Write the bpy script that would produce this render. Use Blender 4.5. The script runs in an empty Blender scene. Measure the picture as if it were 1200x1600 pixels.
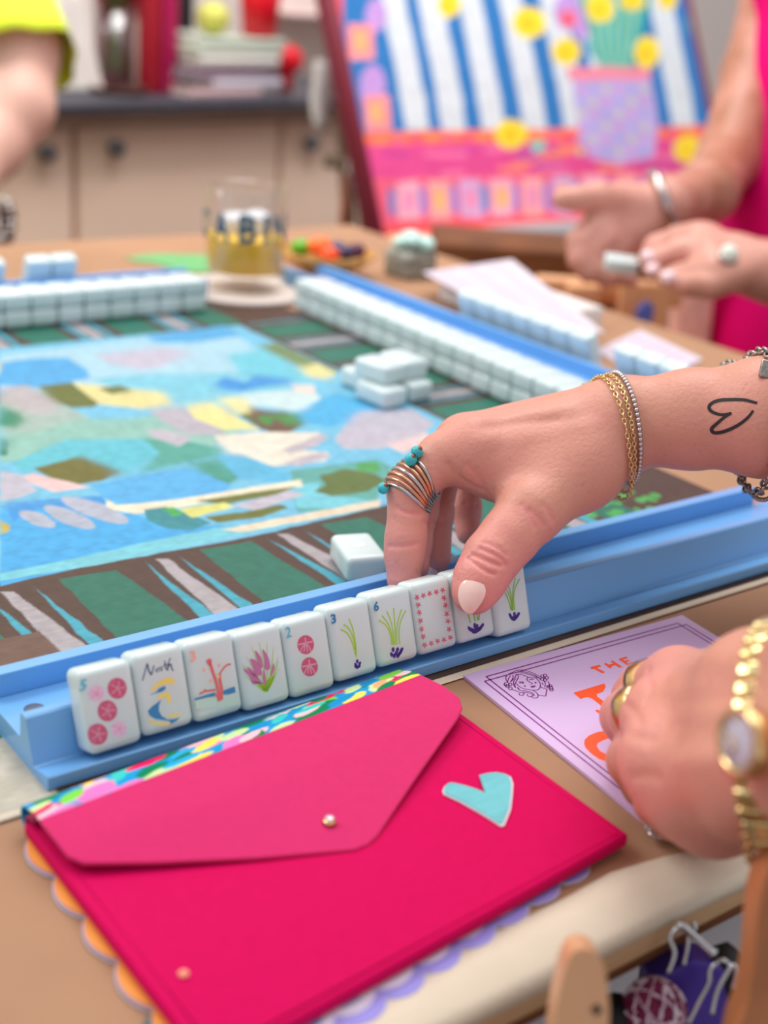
import bpy, bmesh, math, random
import numpy as np
from mathutils import Vector, Matrix
from mathutils.bvhtree import BVHTree
random.seed(7); RNG = np.random.default_rng(7)
C = bpy.context.scene.collection
SC = bpy.context.scene

# ---------------------------------------------------------------- camera
CX, CY, FPX, CH = 600.0, 800.0, 2113.34, 0.268      # table top is z = 0, the camera 0.268 m above it
R = np.array([[0.80033859, -0.59481789, 0.07516524],
              [-0.16877889, -0.34382537, -0.9237412],
              [0.57530151, 0.72661943, -0.37556942]])   # rows: camera right, down, forward in world axes
cam_d = bpy.data.cameras.new('camera'); cam = bpy.data.objects.new('camera', cam_d); C.objects.link(cam)
cam.matrix_world = Matrix(((R[0,0], -R[1,0], -R[2,0], 0), (R[0,1], -R[1,1], -R[2,1], 0), (R[0,2], -R[1,2], -R[2,2], CH), (0,0,0,1)))
cam_d.sensor_fit = 'VERTICAL'; cam_d.sensor_height = 36; cam_d.sensor_width = 27
cam_d.lens = FPX / 1600 * 36; cam_d.clip_start = 0.02; cam_d.clip_end = 30
cam_d.dof.use_dof = True; cam_d.dof.focus_distance = 0.548; cam_d.dof.aperture_fstop = 6.0
SC.camera = cam
# ---------------------------------------------------------------- world, lamps, exposure
w = bpy.data.worlds.new('world'); SC.world = w; w.use_nodes = True
w.node_tree.nodes['Background'].inputs[0].default_value = (0.93, 0.96, 1.0, 1)
w.node_tree.nodes['Background'].inputs[1].default_value = 0.60
def area(name, loc, target, size, power, col=(1,1,1)):
    l = bpy.data.lights.new(name, 'AREA'); l.shape = 'RECTANGLE'; l.size, l.size_y = size; l.energy = power; l.color = col
    o = bpy.data.objects.new(name, l); C.objects.link(o); o.location = loc
    o.rotation_euler = (Vector(target) - Vector(loc)).to_track_quat('-Z', 'Y').to_euler(); return o
area('window_light', (-0.9, 2.2, 1.9), (0.45, 0.6, 0), (1.6, 1.2), 44, (1.0, 0.99, 0.97))
area('ceiling_light', (0.9, 0.5, 2.0), (0.6, 0.8, 0), (1.6, 1.6), 18, (1.0, 0.96, 0.92))
area('rear_fill_light', (1.1, 1.5, 1.7), (1.0, 2.6, 0), (1.2, .8), 32, (1.0, 0.97, 0.94))  # added fill lamp, brightens the cabinets and back wall
SC.view_settings.view_transform = 'Standard'; SC.view_settings.look = 'None'
SC.view_settings.exposure = 0.10; SC.view_settings.gamma = 1.0; SC.view_settings.use_curve_mapping = False

# ---------------------------------------------------------------- helpers
def ray(px, py): return R.T @ np.array([px-CX, py-CY, FPX])
O = np.array([0, 0, CH])
def Pz(px, py, z=0.0): d = ray(px, py); return O + d*((z-CH)/d[2])          # a point on a level at height z
def Py(px, py, Y): d = ray(px, py); return O + d*(Y/d[1])
def Pd(px, py, dd): return O + ray(px, py)/FPX*dd                            # a point at distance dd
def Pp(px, py, p0, n): d = ray(px, py); return O + d*(np.dot(np.array(p0)-O, n)/np.dot(d, n))
def lin(c):
    c = np.asarray(c, float)/255.0
    return np.where(c <= 0.04045, c/12.92, ((c+0.055)/1.055)**2.4)
MATS = {}
def mat(name, col, rough=0.5, metal=0.0, var=0.0, vscale=30, bump=0.0, bscale=200, sss=0.0, sheen=0.0, coat=0.0,
        trans=0.0, ior=1.45, attr=None, stretch=None, sssr=(1,.6,.5), spec=0.5, bdist=0.001):
    if name in MATS: return MATS[name]
    m = bpy.data.materials.new(name); m.use_nodes = True; N = m.node_tree.nodes; L = m.node_tree.links
    b = N['Principled BSDF']; rgb = lin(col)
    b.inputs['Base Color'].default_value = (*rgb, 1); b.inputs['Roughness'].default_value = rough
    b.inputs['Metallic'].default_value = metal; b.inputs['IOR'].default_value = ior
    b.inputs['Specular IOR Level'].default_value = spec; b.inputs['Transmission Weight'].default_value = trans; b.inputs['Coat Weight'].default_value = coat
    b.inputs['Sheen Weight'].default_value = sheen
    if sss: b.inputs['Subsurface Weight'].default_value = sss; b.inputs['Subsurface Radius'].default_value = sssr; b.inputs['Subsurface Scale'].default_value = 0.004
    tc = N.new('ShaderNodeTexCoord'); mp = N.new('ShaderNodeMapping'); L.new(tc.outputs['Object'], mp.inputs[0])
    if stretch: mp.inputs['Scale'].default_value = stretch
    src = None
    if attr:
        a = N.new('ShaderNodeAttribute'); a.attribute_name = attr; src = a.outputs['Color']
    if var:
        n = N.new('ShaderNodeTexNoise'); n.inputs['Scale'].default_value = vscale; n.inputs['Detail'].default_value = 6; L.new(mp.outputs[0], n.inputs['Vector'])
        r = N.new('ShaderNodeMapRange'); r.inputs[1].default_value = .3; r.inputs[2].default_value = .7
        r.inputs[3].default_value = 1-var; r.inputs[4].default_value = 1+var; L.new(n.outputs[0], r.inputs[0])
        mx = N.new('ShaderNodeMix'); mx.data_type = 'RGBA'; mx.blend_type = 'MULTIPLY'; mx.inputs[0].default_value = 1
        if src: L.new(src, mx.inputs[6])
        else: mx.inputs[6].default_value = (*rgb, 1)
        L.new(r.outputs[0], mx.inputs[7]); src = mx.outputs[2]
    if src: L.new(src, b.inputs['Base Color'])
    if bump:
        n = N.new('ShaderNodeTexNoise'); n.inputs['Scale'].default_value = bscale; n.inputs['Detail'].default_value = 4; L.new(mp.outputs[0], n.inputs['Vector'])
        bp = N.new('ShaderNodeBump'); bp.inputs['Strength'].default_value = bump; bp.inputs['Distance'].default_value = bdist
        L.new(n.outputs[0], bp.inputs['Height']); L.new(bp.outputs[0], b.inputs['Normal'])
    MATS[name] = m; return m
def M(name): return MATS[name]
def wloc(p):
    v = np.zeros(3)
    while p is not None: v = v + np.array(p.location); p = p.parent
    return v
def ob(name, V, F, m, parent=None, loc=None, smooth=True, mats=None, midx=None):
    """one mesh object from points given in world (table) coordinates"""
    V = np.asarray(V, float).reshape(-1, 3)
    base = wloc(parent) if parent is not None else np.zeros(3)
    if loc is None: loc = (0, 0, 0) if parent is not None else tuple(V.mean(0) if len(V) else (0,0,0))
    l = np.array(loc, float)
    me = bpy.data.meshes.new(name); me.from_pydata((V-base-l).tolist(), [], F if isinstance(F, list) else F.tolist()); me.update()
    if smooth: me.shade_smooth() if smooth is True else me.shade_smooth()
    if smooth == 'auto': me.set_sharp_from_angle(angle=math.radians(35))
    for x in (mats or [m]): me.materials.append(x)
    if midx is not None: me.polygons.foreach_set('material_index', midx)
    o = bpy.data.objects.new(name, me); C.objects.link(o); o.parent = parent; o.location = loc
    return o
def tag(o, label=None, cat=None, group=None, kind=None):
    if label: o['label'] = label
    if cat: o['category'] = cat
    if group: o['group'] = group
    if kind: o['kind'] = kind
    return o
def thing(name, loc, label, cat, group=None):
    o = bpy.data.objects.new(name, None); o.empty_display_size = .02; C.objects.link(o); o.location = tuple(loc); return tag(o, label, cat, group)
class G:
    """geometry collector"""
    def __init__(s): s.V = []; s.F = []; s.n = 0
    def add(s, V, F):
        V = np.asarray(V, float).reshape(-1, 3)
        s.V.append(V); s.F += [[i+s.n for i in f] for f in F]; s.n += len(V); return s
    def ob(s, name, m, parent=None, loc=None, smooth=True): return ob(name, np.concatenate(s.V), s.F, m, parent, loc, smooth)
def bm_out(bm):
    bm.verts.index_update(); V = np.array([v.co[:] for v in bm.verts]); F = [[v.index for v in f.verts] for f in bm.faces]; bm.free(); return V, F
def rbox(size, bev=0.002, seg=2, M4=None):
    bm = bmesh.new(); bmesh.ops.create_cube(bm, size=1); bmesh.ops.scale(bm, vec=size, verts=bm.verts)
    if bev: bmesh.ops.bevel(bm, geom=bm.edges[:], offset=bev, segments=seg, profile=.5, affect='EDGES')
    if M4 is not None: bmesh.ops.transform(bm, matrix=M4, verts=bm.verts)
    return bm_out(bm)
def frame(o, ex, ey, ez=None):
    ex = np.array(ex, float); ex /= np.linalg.norm(ex); ey = np.array(ey, float); ey -= ex*(ex@ey); ey /= np.linalg.norm(ey)
    ez = np.cross(ex, ey); m = Matrix.Identity(4)
    for i in range(3): m[i][0], m[i][1], m[i][2], m[i][3] = ex[i], ey[i], ez[i], o[i]
    return m
def box2(x0, x1, y0, y1, z0, z1, bev=0.001, seg=2): return rbox((x1-x0, y1-y0, z1-z0), bev, seg, Matrix.Translation(((x0+x1)/2, (y0+y1)/2, (z0+z1)/2)))
def axes_for(t):
    t = t/np.linalg.norm(t); a = np.array([0,0,1.]) if abs(t[2]) < .9 else np.array([1.,0,0])
    u = np.cross(t, a); u /= np.linalg.norm(u); return t, u, np.cross(t, u)
def tube(pts, r, n=8, closed=False, flat=1.0, up=None):
    P = np.asarray(pts, float); k = len(P); rr = np.full(k, r) if np.isscalar(r) else np.asarray(r, float)
    V = []; F = []; pu = None
    for i in range(k):
        t = (P[(i+1) % k]-P[i-1]) if closed else (P[min(i+1, k-1)]-P[max(i-1, 0)])
        t = t/(np.linalg.norm(t)+1e-12)
        if up is not None: u = np.cross(t, up)
        elif pu is None: u = axes_for(t)[1]
        else: u = pu - t*(t@pu)
        u /= (np.linalg.norm(u)+1e-12); pu = u; v = np.cross(t, u)
        for j in range(n):
            a = 2*math.pi*j/n; V.append(P[i]+rr[i]*(math.cos(a)*u+flat*math.sin(a)*v))
    for i in range(k if closed else k-1):
        for j in range(n):
            a, b = i*n+j, i*n+(j+1) % n; c, d = ((i+1) % k)*n+(j+1) % n, ((i+1) % k)*n+j; F.append([a, b, c, d])
    if not closed: F.append(list(range(n))[::-1]); F.append([(k-1)*n+j for j in range(n)])
    return np.array(V), F
def lathe(o, prof, n=32, axis=(0,0,1), close=True):
    t, u, v = axes_for(np.array(axis, float)); V = []; F = []; o = np.array(o, float)
    for (r, z) in prof:
        for j in range(n):
            a = 2*math.pi*j/n; V.append(o + t*z + r*(math.cos(a)*u+math.sin(a)*v))
    k = len(prof)
    for i in range(k-1):
        for j in range(n): F.append([i*n+j, i*n+(j+1) % n, (i+1)*n+(j+1) % n, (i+1)*n+j])
    if close: F.append(list(range(n))[::-1]); F.append([(k-1)*n+j for j in range(n)])
    return np.array(V), F
def ball(o, r, n=12, s=(1,1,1)):
    bm = bmesh.new(); bmesh.ops.create_uvsphere(bm, u_segments=n, v_segments=max(4, n*2//3), radius=1); V, F = bm_out(bm)
    return V*np.array(s)*r + np.array(o), F
def extrude_prof(prof, L):      # closed outline in (y,z), swept along x
    k = len(prof); V = [(0, y, z) for y, z in prof]+[(L, y, z) for y, z in prof]
    F = [[i, (i+1) % k, k+(i+1) % k, k+i] for i in range(k)]+[list(range(k))[::-1], list(range(k, 2*k))]
    return V, F
def prism(top, dvec):            # polygon (world points) thickened by dvec
    T = np.asarray(top, float); k = len(T); V = np.concatenate([T, T+np.array(dvec)])
    F = [list(range(k)), list(range(k, 2*k))[::-1]]+[[i, k+i, k+(i+1) % k, (i+1) % k] for i in range(k)]
    return V, F
def tri_prism(top, dvec):        # the same for concave outlines
    from mathutils.geometry import tessellate_polygon
    T = np.asarray(top, float); k = len(T); tr = tessellate_polygon([[Vector(p) for p in T]])
    V = np.concatenate([T, T+np.array(dvec)])
    F = [list(t) for t in tr]+[[k+i for i in t][::-1] for t in tr]+[[i, k+i, k+(i+1) % k, (i+1) % k] for i in range(k)]
    return V, F
def fixn(o):
    bm = bmesh.new(); bm.from_mesh(o.data); bmesh.ops.recalc_face_normals(bm, faces=bm.faces); bm.to_mesh(o.data); bm.free(); return o
def smoothc(pts, n=6, closed=False):   # Catmull-Rom
    P = np.asarray(pts, float); k = len(P); out = []
    for i in range(k if closed else k-1):
        p0, p1, p2, p3 = (P[(i-1) % k], P[i], P[(i+1) % k], P[(i+2) % k]) if closed else (P[max(i-1, 0)], P[i], P[i+1], P[min(i+2, k-1)])
        for j in range(n):
            t = j/n; out.append(.5*((2*p1)+(-p0+p2)*t+(2*p0-5*p1+4*p2-p3)*t*t+(-p0+3*p1-3*p2+p3)*t**3))
    if not closed: out.append(P[-1])
    return np.array(out)
def ribbon(pts, wid, nrm, lift=0.0):   # flat stroke on a surface
    P = np.asarray(pts, float); k = len(P); nrm = np.asarray(nrm, float); N_ = np.tile(nrm, (k, 1)) if nrm.ndim == 1 else nrm
    W = np.full(k, wid) if np.isscalar(wid) else np.asarray(wid, float); V = []; F = []
    for i in range(k):
        t = P[min(i+1, k-1)]-P[max(i-1, 0)]; s = np.cross(N_[i], t); s /= (np.linalg.norm(s)+1e-12)
        V += [P[i]+s*W[i]/2+N_[i]*lift, P[i]-s*W[i]/2+N_[i]*lift]
    for i in range(k-1): F.append([2*i, 2*i+1, 2*i+3, 2*i+2])
    return np.array(V), F
def poly(pts, nrm, lift):
    from mathutils.geometry import tessellate_polygon
    T = np.asarray(pts, float)+np.asarray(nrm)*lift
    return T, [list(t) for t in tessellate_polygon([[Vector(p) for p in T]])]
def text_geo(s, bold=0.0):
    c = bpy.data.curves.new('t', 'FONT'); c.body = s; c.size = 1; c.offset = bold; c.resolution_u = 3
    o = bpy.data.objects.new('t', c); C.objects.link(o); dg = bpy.context.evaluated_depsgraph_get(); dg.update()
    me = o.evaluated_get(dg).to_mesh(); V = np.array([v.co[:] for v in me.vertices]); F = [list(p.vertices) for p in me.polygons]
    o.evaluated_get(dg).to_mesh_clear(); bpy.data.objects.remove(o); bpy.data.curves.remove(c)
    V[:, 0] -= V[:, 0].min(); V[:, 1] -= V[:, 1].min(); V[:, 0] /= V[:, 0].max(); V[:, 1] /= V[:, 1].max(); return V[:, :2], F
def inpoly(X, Y, P):
    inside = np.zeros(X.shape, bool); k = len(P)
    for i in range(k):
        x1, y1 = P[i]; x2, y2 = P[i-1]
        c = ((y1 > Y) != (y2 > Y)) & (X < (x2-x1)*(Y-y1)/((y2-y1) if abs(y2-y1) > 1e-12 else 1e-12)+x1); inside ^= c
    return inside
def vnoise(X, Y, s, seed):          # smooth value noise for brush edges and pigment
    r = np.random.default_rng(seed).random((64, 64)); x = X/s; y = Y/s; xi = np.floor(x).astype(int); yi = np.floor(y).astype(int)
    fx = x-xi; fy = y-yi; fx = fx*fx*(3-2*fx); fy = fy*fy*(3-2*fy); g = lambda a, b: r[a % 64, b % 64]
    return (g(xi, yi)*(1-fx)+g(xi+1, yi)*fx)*(1-fy)+(g(xi, yi+1)*(1-fx)+g(xi+1, yi+1)*fx)*fy
def paint_grid(name, xs, ys, to3, shapes, m, parent, wob=0.002, base=(128,128,128), grain=.05, gs=.006, seed=1, soft=None, gain=1.0):
    """a printed sheet: fine grid whose point colours carry the flat print"""
    X, Y = np.meshgrid(xs, ys, indexing='ij'); nx, ny = X.shape
    col = np.tile(lin(base), (nx, ny, 1))
    WX = X+(vnoise(X, Y, wob*11, seed)-.5)*1.4*wob+(vnoise(X, Y, wob*3, seed+5)-.5)*wob*.3; WY = Y+(vnoise(X, Y, wob*11, seed+1)-.5)*1.4*wob+(vnoise(X, Y, wob*3, seed+6)-.5)*wob*.3
    dx = np.gradient(xs)[:, None]; dy = np.gradient(ys)[None, :]; acc = 0
    for ox, oy in ((-.375, -.125), (.125, -.375), (.375, .125), (-.125, .375), (0, 0)):      # smooth the borders of the print
        cl = col.copy(); WA = WX+dx*ox*1.3; WB_ = WY+dy*oy*1.3
        for c, P in shapes:
            P = np.asarray(P, float); mn = P.min(0)-3*wob-.002; mx = P.max(0)+3*wob+.002
            i0, i1 = np.searchsorted(xs, [mn[0], mx[0]]); j0, j1 = np.searchsorted(ys, [mn[1], mx[1]])
            if i1 <= i0 or j1 <= j0: continue
            q = np.s_[i0:i1, j0:j1]; k = inpoly(WA[q], WB_[q], P); sub = cl[q]; sub[k] = lin(c); cl[q] = sub
        acc = acc+cl
    col = acc/5
    if soft is not None:      # wet-in-wet passages of the painting
        bl = col
        for _ in range(2):
            for ax_ in (0, 1):
                k = 5 if ax_ == 0 else 4; pad = [(0, 0)]*3; pad[ax_] = (k, k); q = np.cumsum(np.pad(bl, pad, mode='edge'), axis=ax_)
                bl = (np.take(q, range(2*k, q.shape[ax_]), ax_)-np.take(q, range(0, q.shape[ax_]-2*k), ax_))/(2*k)
        mk = .75*np.clip((vnoise(X, Y, .035, seed+8)-.5)*6, 0, 1)*((X < soft[0]) & (Y > soft[1]) & (Y < soft[2])); col = col*(1-mk[..., None])+bl*mk[..., None]
    col = col*gain
    g = 1+grain*2*(vnoise(X, Y, gs, seed+2)-.5)+grain*1.5*(vnoise(X*.25, Y, gs*.3, seed+3)-.5)
    col = np.clip(col*g[..., None], 0, 1)
    V = to3(X.ravel(), Y.ravel())
    idx = np.arange(nx*ny).reshape(nx, ny); F = np.stack([idx[:-1, :-1], idx[1:, :-1], idx[1:, 1:], idx[:-1, 1:]], -1).reshape(-1, 4)
    base_ = wloc(parent) if parent is not None else np.zeros(3)
    me = bpy.data.meshes.new(name); nv, nf = len(V), len(F)
    me.vertices.add(nv); me.vertices.foreach_set('co', (V-base_).ravel()); me.loops.add(nf*4); me.loops.foreach_set('vertex_index', F.ravel())
    me.polygons.add(nf); me.polygons.foreach_set('loop_start', np.arange(nf)*4); me.update(calc_edges=True); me.shade_smooth()
    a = me.color_attributes.new('Col', 'FLOAT_COLOR', 'POINT'); cc = np.ones((nv, 4)); cc[:, :3] = col.reshape(-1, 3); a.data.foreach_set('color', cc.ravel())
    me.materials.append(m); o = bpy.data.objects.new(name, me); C.objects.link(o); o.parent = parent; return o

# SDF modelling of bodies: tapered limbs blended into one continuous surface
def sdf_body(groups, h, kj=.006):
    import openvdb
    allp = [q for g in groups for (a, b, ra, rb) in g['p'] for q in ((a, ra), (b, rb))]
    lo = np.min([np.array(a)-r for a, r in allp], 0)-.012; hi = np.max([np.array(a)+r for a, r in allp], 0)+.012
    n = np.ceil((hi-lo)/h).astype(int)+1; BG = .02; tot = None
    def smin(a, b, k):
        q = np.maximum(k-np.abs(a-b), 0)/k; return np.minimum(a, b)-q*q*k*.25
    F = np.full(n, BG, np.float32)
    for g in groups:
        T = np.full(n, BG, np.float32); glo = n.copy(); ghi = np.zeros(3, int)
        for (a, b, ra, rb) in g['p']:
            a = np.array(a); b = np.array(b); m = max(ra, rb)+.016
            i0 = np.maximum(np.floor((np.minimum(a, b)-m-lo)/h).astype(int), 0); i1 = np.minimum(np.ceil((np.maximum(a, b)+m-lo)/h).astype(int)+1, n)
            ax = [lo[k]+np.arange(i0[k], i1[k])*h for k in range(3)]
            X, Y, Z = np.meshgrid(*ax, indexing='ij', copy=False); d = b-a; L2 = d@d+1e-12
            t = np.clip(((X-a[0])*d[0]+(Y-a[1])*d[1]+(Z-a[2])*d[2])/L2, 0, 1)
            D = np.sqrt((X-a[0]-t*d[0])**2+(Y-a[1]-t*d[1])**2+(Z-a[2]-t*d[2])**2)-(ra+(rb-ra)*t)
            s = tuple(slice(i0[k], i1[k]) for k in range(3)); T[s] = smin(T[s], D.astype(np.float32), g['k'])
            glo = np.minimum(glo, i0); ghi = np.maximum(ghi, i1)
        s = tuple(slice(glo[k], ghi[k]) for k in range(3)); F[s] = smin(F[s], T[s], g.get('kj', kj))
    grid = openvdb.FloatGrid(); grid.background = BG; grid.copyFromArray(F)
    P, _tri, Q = grid.convertToPolygons(isovalue=0.0)
    V = np.array(P, float)*h+lo; Q = np.array(Q, int)
    A = V[Q[:, 0]]; B = V[Q[:, 1]]; D = V[Q[:, 2]]
    if np.einsum('ij,ij->i', A, np.cross(B, D)).sum() < 0: Q = Q[:, ::-1]
    # the centroid test is origin dependent but the surface is closed, so the sign holds
    return V, Q
def vnormals(V, Q):
    n = np.cross(V[Q[:, 2]]-V[Q[:, 0]], V[Q[:, 3]]-V[Q[:, 1]]); N_ = np.zeros_like(V)
    for i in range(4): np.add.at(N_, Q[:, i], n)
    return N_/(np.linalg.norm(N_, axis=1)[:, None]+1e-12)
def chain(pts):   # [(xyz, r)...] -> primitives
    return [(pts[i][0], pts[i+1][0], pts[i][1], pts[i+1][1]) for i in range(len(pts)-1)]
CREASES = []
def crease(V, N_, pts, depth, wid):
    P = np.asarray(pts);
    if depth > 0 and wid < .0015: CREASES.append(P)
    m = np.all((V > P.min(0)-.01) & (V < P.max(0)+.01), 1); idx = np.where(m)[0]
    if not len(idx): return
    D = np.full(len(idx), 9.)
    for i in range(len(P)-1):
        d = P[i+1]-P[i]; t = np.clip(((V[idx]-P[i])@d)/(d@d+1e-12), 0, 1); D = np.minimum(D, np.linalg.norm(V[idx]-P[i]-t[:, None]*d, axis=1))
    V[idx] -= N_[idx]*(depth*np.exp(-(D/wid)**2))[:, None]
def cast(bvh, px, py, lift=0.0):
    d = ray(px, py); d = d/np.linalg.norm(d); h = bvh.ray_cast(Vector(O), Vector(d))
    if h[0] is None: return None, None
    n = np.array(h[1]); return np.array(h[0])+n*lift, n
def wrap(bvh, c, u, v, n=48, rmax=.05, lift=.001, extra=None, rcl=None):
    """closed loop around a limb, lying on its skin, in the plane of u and v"""
    u = u/np.linalg.norm(u); v = v-u*(u@v); v = v/np.linalg.norm(v); out = []; last = rmax*.6
    for i in range(n):
        a = 2*math.pi*i/n; d = math.cos(a)*u+math.sin(a)*v; h = bvh.ray_cast(Vector(c), Vector(d), rmax)
        r = h[3] if h[0] is not None else last
        if rcl: r = min(max(r, rcl*.8), rcl*1.12)
        last = r; out.append((a, r))
    r = np.array([q[1] for q in out]); r = (r+np.roll(r, 1)+np.roll(r, -1))/3
    r = r+lift+(np.array([extra(q[0]) for q in out]) if extra else 0)
    return np.array([c+rr*(math.cos(a)*u+math.sin(a)*v) for (a, _), rr in zip(out, r)])
def resample(P, step, closed=True):
    Q = np.vstack([P, P[:1]]) if closed else P; L = np.r_[0, np.cumsum(np.linalg.norm(np.diff(Q, axis=0), axis=1))]
    n = max(4, int(L[-1]/step)); s = np.linspace(0, L[-1], n, endpoint=not closed)
    return np.stack([np.interp(s, L, Q[:, k]) for k in range(3)], 1)

# ---------------------------------------------------------------- materials
mat('kraft', (170,130,102), .75, spec=.2, var=.10, vscale=9, bump=.15, bscale=60)
mat('canvas', (214,200,180), .85, spec=.2, var=.05, vscale=30, bump=.25, bscale=500)
mat('plywood', (205,165,125), .6, spec=.2, var=.18, vscale=14, stretch=(1,1,14), bump=.1)
mat('dark_wood', (110,66,38), .55, spec=.2, var=.25, vscale=20, stretch=(1,1,9))
mat('warm_wood', (214,158,116), .45, var=.12, vscale=9, stretch=(1,1,.3), coat=.2)
mat('birch', (246,218,198), .7, spec=.15, var=.06, vscale=5)
mat('counter_dark', (62,62,72), .45, var=.15)
mat('wall_paint', (226,212,206), .8, var=.03, vscale=2)
mat('floor_wood', (120,92,76), .6, var=.2, vscale=6)
mat('print', (200,200,200), .5, spec=.25, attr='Col', bump=.10, bscale=900, bdist=.0004)
mat('print_matte', (200,200,200), .7, spec=.15, attr='Col')
mat('rack_blue', (112,172,228), .30, var=.035, vscale=22, bump=.06, bscale=600, bdist=.0005, coat=.15)
mat('tile_white', (210,225,226), .16, sss=.25, sssr=(1,1,1), coat=.3)
mat('chrome', (205,205,210), .15, metal=1)
mat('steel_dull', (120,125,135), .35, metal=1)
mat('gold', (228,196,138), .2, metal=1)
mat('rose_gold', (214,158,128), .24, metal=1)
mat('silver', (196,186,184), .22, metal=1)
mat('antique_silver', (165,155,150), .3, metal=1, var=.3, vscale=800)
mat('turquoise', (60,180,190), .35, var=.15, vscale=600)
mat('pink_felt', (208,40,104), .8, spec=.12, sheen=.12, var=.03, vscale=300, bump=.35, bscale=1800, bdist=.0004)
mat('pink_body', (204,0,84), .7, spec=.10, var=.03, vscale=200, bump=.3, bscale=1800, bdist=.0004)
mat('pink_dark', (170,0,80), .35)
mat('lilac', (212,182,224), .45, var=.015)
mat('plum', (128,20,128), .5)
mat('orange_ink', (255,88,30), .5)
mat('teal_suede', (108,186,194), .8, var=.10, vscale=90, stretch=(1,2.5,1))
mat('white_edge', (232,215,225), .6)
mat('nail', (244,206,196), .08, coat=1.0, sss=.1)
mat('ink_black', (42,34,36), .6)
for n_, c_ in dict(a_rose=(206,92,128), a_pink=(236,196,226), a_cyan=(92,190,214), a_navy=(24,66,124), a_yellow=(246,220,110), a_blue=(58,136,190),
                   a_coral=(232,110,110), a_peach=(250,178,160), a_mint=(196,222,212), a_lime=(166,214,66), a_orchid=(196,120,166),
                   a_purple=(72,38,146), a_bluenum=(50,130,186), a_starlight=(226,170,190), a_star=(210,110,134), a_grass=(140,196,60)).items():
    mat(n_, c_, .35)
def clear_glass(name, tint, k):     # thin clear glass: see-through body with a mirror-like skin
    m = bpy.data.materials.new(name); m.use_nodes = True; N = m.node_tree.nodes; L = m.node_tree.links; N.remove(N['Principled BSDF'])
    a = N.new('ShaderNodeBsdfTransparent'); a.inputs[0].default_value = (*tint, 1); g_ = N.new('ShaderNodeBsdfGlossy'); g_.inputs['Roughness'].default_value = .05
    lw = N.new('ShaderNodeLayerWeight'); lw.inputs[0].default_value = .35; mr = N.new('ShaderNodeMapRange'); mr.inputs[3].default_value = k*.5; mr.inputs[4].default_value = k*3.5; L.new(lw.outputs['Facing'], mr.inputs[0])
    x = N.new('ShaderNodeMixShader'); L.new(mr.outputs[0], x.inputs[0]); L.new(a.outputs[0], x.inputs[1]); L.new(g_.outputs[0], x.inputs[2]); L.new(x.outputs[0], N['Material Output'].inputs[0]); MATS[name] = m; return m
def skin(name, c1, c2):
    m = mat(name, c1, .45, sss=.06, bump=.55, bscale=520, bdist=.0006)
    N = m.node_tree.nodes; L = m.node_tree.links; b = N['Principled BSDF']
    tc = N['Texture Coordinate']; n1 = N.new('ShaderNodeTexNoise'); n1.inputs['Scale'].default_value = 38; n1.inputs['Detail'].default_value = 5; L.new(tc.outputs['Object'], n1.inputs['Vector'])
    n2 = N.new('ShaderNodeTexNoise'); n2.inputs['Scale'].default_value = 330; n2.inputs['Detail'].default_value = 2; L.new(tc.outputs['Object'], n2.inputs['Vector'])
    at = N.new('ShaderNodeAttribute'); at.attribute_name = 'flush'
    add = N.new('ShaderNodeMath'); add.operation = 'ADD'; L.new(n1.outputs[0], add.inputs[0]); L.new(at.outputs['Fac'], add.inputs[1])
    mr = N.new('ShaderNodeMapRange'); mr.inputs[1].default_value = .35; mr.inputs[2].default_value = 1.25; L.new(add.outputs[0], mr.inputs[0])
    mx = N.new('ShaderNodeMix'); mx.data_type = 'RGBA'; mx.inputs[6].default_value = (*lin(c1), 1); mx.inputs[7].default_value = (*lin(c2), 1); L.new(mr.outputs[0], mx.inputs[0])
    m2 = N.new('ShaderNodeMapRange'); m2.inputs[1].default_value = .62; m2.inputs[2].default_value = .8; m2.inputs[3].default_value = 1; m2.inputs[4].default_value = .86; L.new(n2.outputs[0], m2.inputs[0])
    mu = N.new('ShaderNodeMix'); mu.data_type = 'RGBA'; mu.blend_type = 'MULTIPLY'; mu.inputs[0].default_value = 1; L.new(mx.outputs[2], mu.inputs[6]); L.new(m2.outputs[0], mu.inputs[7])
    L.new(mu.outputs[2], b.inputs['Base Color']); return m
skin('skin_tan', (206,144,122), (226,146,138)); skin('skin_light', (232,186,168), (240,180,165)); skin('skin_brown', (164,106,80), (226,164,150))

# ================================================================ ROOM
ex = np.array([.98604, .16651, 0]); ey = np.array([-.16651, .98604, 0]); B0 = Pd(300, 153, 2.3)
def BG(px, py, off=0.0): return Pp(px, py, B0+ey*off, ey)          # a point on a plane parallel to the cabinets
def BB(sx, sy, sz, a, b, z, bev=.004, org=None):                   # box in the cabinets' axes: a along, b into the wall
    o = B0 if org is None else org; c = o+ex*a+ey*b; c = np.array([c[0], c[1], z]); return rbox((sx, sy, sz), bev, 2, frame(c, ex, ey))
CT = B0[2]                                                          # counter top height
FL = -.75
tag(ob('floor', *box2(-3, 6, -2, 5, FL-.05, FL, 0), M('floor_wood'), smooth=False), kind='structure')
V, F = BB(7, .1, 3.2, 1.0, .72, FL+1.6, 0); tag(ob('wall_back', V, F, M('wall_paint'), smooth=False), kind='structure')
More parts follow.
